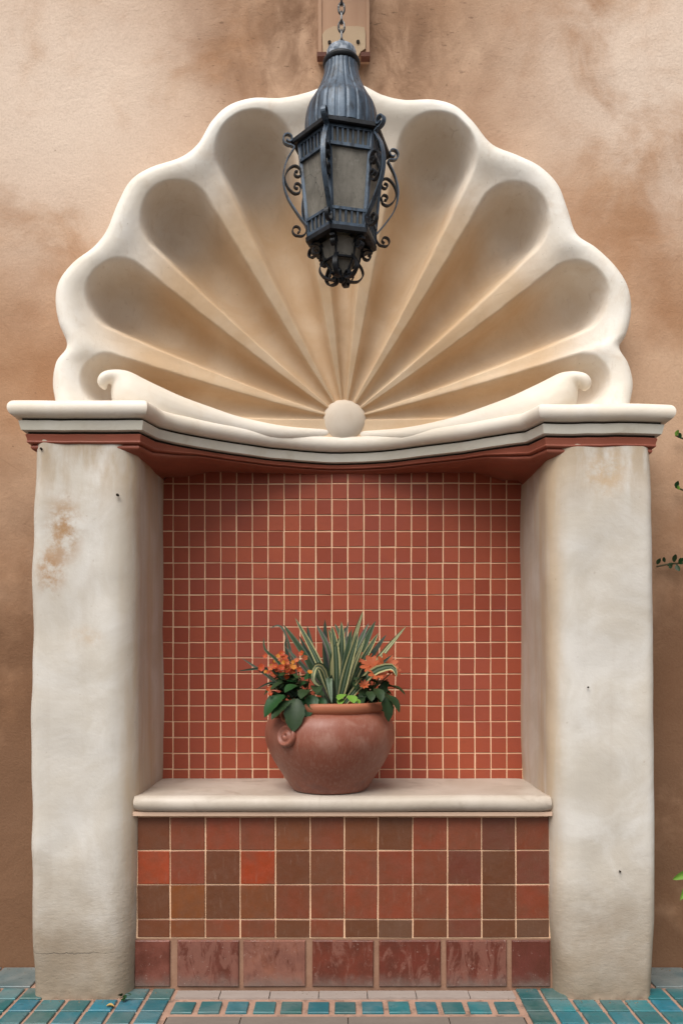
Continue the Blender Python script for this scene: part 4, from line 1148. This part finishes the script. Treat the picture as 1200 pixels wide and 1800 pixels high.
L1 = [(512, 1232, 2.70, -.9, .35, .2, 1.05), (520, 1228, 2.69, -.1, .95, .1, 1.25), (500, 1222, 2.71, -1.1, .5, .3, 1.1), (540, 1212, 2.70, -.3, .1, 0, .75), (525, 1205, 2.72, -.7, .0, .1, .75),
      (545, 1222, 2.71, .3, .6, -.2, .7), (505, 1200, 2.75, -.9, .0, .0, .8), (530, 1190, 2.76, -.2, -.3, .1, .7), (515, 1190, 2.78, -.7, -.4, .2, .7), (555, 1205, 2.74, .1, .1, 0, .7), (492, 1205, 2.77, -1.3, .2, .1, .7), (540, 1230, 2.70, .1, .9, 0, .7),
      (560, 1225, 2.72, .5, .6, 0, .6)]
for (px, py, D_, yw, pt, rl, s_) in L1:
    put_leaf(k1, LF1 if rng.random() < .75 else LF2, P(px, py, D_ - .035), yw, pt, rl, s_)
for i in range(44):
    put_leaf(k1, LF2 if rng.random() < .6 else LF1, P(rng.uniform(490, 560), rng.uniform(1185, 1235), rng.uniform(2.76, 2.86)), rng.uniform(-1.4, .8), rng.uniform(-.4, .6), rng.uniform(-.4, .4), rng.uniform(.5, .8))
# thin grassy sprays at the far left
for pts, w_, mt in (([(520, 1225, 2.78), (480, 1178, 2.74), (415, 1180, 2.70)], .012, DS), ([(515, 1225, 2.78), (462, 1182, 2.73), (425, 1157, 2.71)], .011, PS),
                    ([(525, 1225, 2.80), (490, 1165, 2.78), (466, 1142, 2.77), (464, 1120, 2.77)], .011, GS), ([(515, 1225, 2.76), (482, 1200, 2.72), (450, 1212, 2.69)], .009, DS),
                    ([(530, 1225, 2.84), (505, 1150, 2.84), (502, 1122, 2.84)], .014, DS), ([(530, 1225, 2.86), (500, 1110, 2.85), (474, 1104, 2.85)], .010, PS)):
    blade(k1, [P(*q) for q in pts], w_, mt, .2)

k2 = thing('flowering_plant', 'salmon orange flowers over dark drooping leaves at the right of the pot', 'plant', P(645, 1240, 2.82), 'flowering plants in the pot')
FB = [flower_mesh('flower', 0.038, 0.017, 8, mt, 0.75, M_RD) for mt in (M_OR2, M_OR)]
for (px, py, D_, s_, nx_) in ((652, 1172, 2.78, 1.0, -.2), (678, 1170, 2.77, 1.05, .4), (662, 1185, 2.74, .9, 0), (688, 1180, 2.79, .8, .5), (642, 1160, 2.82, .8, -.3), (640, 1205, 2.74, .5, 0)):
    o = inst('flower', FB[int(px) % 2], P(px, py, D_), k2, scale=(s_,) * 3); aim(o, Vector((nx_, -1, .75)).normalized(), rng.uniform(0, 6))
    stem_to(k2, P(640, 1238, 2.82), P(px, py + 2, D_ + .006))
for (px, py, D_, yw, pt, rl, s_) in ((672, 1225, 2.72, .9, 1.0, -.2, .95), (680, 1222, 2.74, 1.1, .6, -.2, .8), (660, 1210, 2.73, .4, .4, 0, .7), (650, 1215, 2.72, .1, .3, 0, .6), (685, 1205, 2.77, 1.2, .2, 0, .7)):
    put_leaf(k2, LF2, P(px, py, D_ - .02), yw, pt, rl, s_)
for i in range(40):
    put_leaf(k2, LF2 if rng.random() < .8 else LF1, P(rng.uniform(628, 684), rng.uniform(1190, 1232), rng.uniform(2.76, 2.88)), rng.uniform(-.8, 1.4), rng.uniform(-.3, .7), rng.uniform(-.4, .4), rng.uniform(.5, .75))
for (px, py, D_, yw, pt, rl, s_) in ((605, 1220, 2.71, -.5, .2, 0, .8), (615, 1222, 2.70, .3, .3, 0, .85), (600, 1228, 2.70, -.2, .4, 0, .6), (622, 1228, 2.71, .7, .3, 0, .6)):
    put_leaf(k2, LFL, P(px, py, D_), yw, pt, rl, s_)

# climbing vine on the wall, mostly beyond the right edge
vine = thing('climbing_vine', 'thin climbing vine with small dark leaves creeping over the ochre wall at the right edge', 'vine', P(1300, 1640, 2.90))
VL = leaf_mesh('leaf', 0.026, 0.016, M_LEAF2, .2, .1); VD = 2.895
def tendril(pts, r_=0.0022, leaves=()):
    cp = catmull([P(x, y, VD) for x, y in pts], 6); q = MB(); q.tube(cp, r_, 5); q.build('tendril', M_STEM, vine, origin=cp[0])
    for (px, py, yw, s_, ml) in leaves:
        o = inst('leaf', ml, P(px, py, VD - .008), vine, scale=(s_,) * 3)
        o.rotation_euler = (Matrix.Rotation(yw, 3, 'Y') @ Matrix.Rotation(R(-75), 3, 'X')).to_euler()
VG = leaf_mesh('leaf', 0.026, 0.018, M_LIME, .2, .1); VG2 = leaf_mesh('leaf', 0.026, 0.018, M_LEAF, .2, .1)
tendril([(1300, 1690), (1292, 1500), (1305, 1300), (1288, 1100), (1300, 900), (1285, 700)], 0.006)
tendril([(1290, 1000), (1230, 992), (1195, 990), (1172, 992), (1153, 996)], .0034,
        [(1154, 992, R(20), .9, VL), (1168, 988, R(-30), .8, VL), (1172, 994, R(70), .8, VL), (1184, 988, R(0), 1.1, VL), (1188, 992, R(170), 1.1, VL), (1192, 990, R(35), .9, VG2), (1181, 994, R(-120), .8, VL), (1197, 992, R(-25), 1.0, VG2), (1205, 990, R(160), 1.0, VL), (1220, 990, R(10), 1.1, VG2), (1240, 992, R(190), 1.1, VL)])
tendril([(1288, 880), (1230, 868), (1202, 862), (1186, 856)], .0032, [(1187, 857, R(10), .9, VG2), (1194, 860, R(-50), .7, VG), (1210, 864, R(30), 1.0, VG2), (1225, 868, R(190), 1, VL)])
tendril([(1292, 790), (1230, 776), (1200, 771), (1186, 765)], .0032, [(1187, 766, R(15), .8, VG), (1196, 770, R(-30), .8, VG2), (1212, 773, R(170), 1, VL), (1230, 776, R(20), 1, VG2)])
for k in range(60):
    px = 1295 + rng.gauss(0, 14); py = rng.uniform(700, 1650)
    o = inst('leaf', rng.choice([VL, VG2, VL, VG]), P(px, py, VD - .012), vine, scale=(rng.uniform(.8, 1.6),) * 3)
    o.rotation_euler = (Matrix.Rotation(rng.uniform(0, 6.28), 3, 'Y') @ Matrix.Rotation(R(-70), 3, 'X')).to_euler()

# bright broad-leaved plant rooted beyond the right edge, two leaf tips reach into the picture
bp_root = Vector((1.40, 2.72, -0.012))
bush = thing('leafy_plant', 'bright lime green leaf tips of a plant poking in at the right edge', 'plant', bp_root)
BM = [M_LIME, M_LIME, M_LIME]
def bleaf(p1, tip, w_): 
    b0 = bp_root + Vector((rng.uniform(-.04, .04), rng.uniform(-.04, .04), 0.02))
    q = MB(); q.tube(catmull([b0, (b0 + p1) / 2 + Vector((.01, 0, .03)), p1], 4), 0.005, 6); q.build('stem', M_LIME, bush, origin=b0)
    mid = (p1 + tip) / 2 + Vector((0, 0, .012))
    blade(bush, [p1, mid, tip], w_, BM, 0, n=9, fold=.35)
bleaf(P(1232, 1538, 2.70), P(1181, 1546, 2.70), .036)
bleaf(P(1222, 1545, 2.68), P(1194, 1583, 2.68), .030)
for k in range(46):
    a_ = rng.uniform(0, 6.28); r_ = rng.uniform(.03, .17); h_ = rng.uniform(.15, .62)
    p1 = bp_root + Vector((r_ * math.cos(a_), .6 * r_ * math.sin(a_), h_))
    tp = p1 + Vector((max(-.05, .10 * math.cos(a_)), .08 * math.sin(a_), rng.uniform(-.05, .05)))
    if tp.x < 1.24: tp.x = 1.26
    if p1.x < 1.24: p1.x = 1.27
    bleaf(p1, tp, rng.uniform(.025, .04))

# small things on the ground
LFD = leaf_mesh('fallen_leaf', 0.045, 0.028, M_DEAD, .1, .3)
o = inst('fallen_leaf', LFD, (-1.075, 2.86, 0.012), rot=(0.1, 0.2, R(70))); tag(o, 'curled yellow dead leaf by the wall foot at the outer side of the left pillar', 'leaf')
LFD2 = leaf_mesh('fallen_leaf', 0.026, 0.020, M_DEAD, .1, .3)
o = inst('fallen_leaf', LFD2, (-0.745, 2.572, 0.006), rot=(0.05, 0.1, R(100))); tag(o, 'small tan dead leaf lying on a teal tile in front of the left pillar', 'leaf')
wd = thing('sprout', 'tiny dark green weed sprouting at the inner foot of the left pillar', 'weed', (-0.70, 2.628, 0))
for k in range(7):
    o = inst('leaf', VG2, Vector((-0.70 + rng.uniform(-.012, .012), 2.622 + rng.uniform(-.006, .006), .006 + rng.uniform(0, .018))), wd, scale=(rng.uniform(.6, 1.0),) * 3)
    o.rotation_euler = (rng.uniform(-.9, .3), rng.uniform(-.4, .4), rng.uniform(-1.5, 1.5))

grit = MB()
for k in range(260):
    x = rng.uniform(-1.25, 1.25)
    yl = 2.64 if abs(x) > 0.70 and abs(x) < 1.02 else (2.712 if abs(x) < 0.70 else 2.90)
    y = yl - abs(rng.gauss(0, 0.025)) - 0.002; r_ = rng.uniform(.0012, .0042)
    a_ = rng.uniform(0, 6.28)
    grit.add([(x + r_ * math.cos(a_ + q), y + r_ * math.sin(a_ + q), -0.006 if abs(x) < .57 else 0.0) for q in (0, 1.7, 3.3, 4.8)] + [(x, y, r_ * .9 + (0 if abs(x) >= .57 else -.001))],
             [(0, 1, 4), (1, 2, 4), (2, 3, 4), (3, 0, 4)])
m = MT('grit', 0.95, 0.1); m.color(m.mix(m.noise(60, 2), (0.05, 0.04, 0.03), (0.30, 0.22, 0.15)))
g = grit.build('grit', m.m, None, origin=(0, 2.65, 0)); g['kind'] = 'stuff'
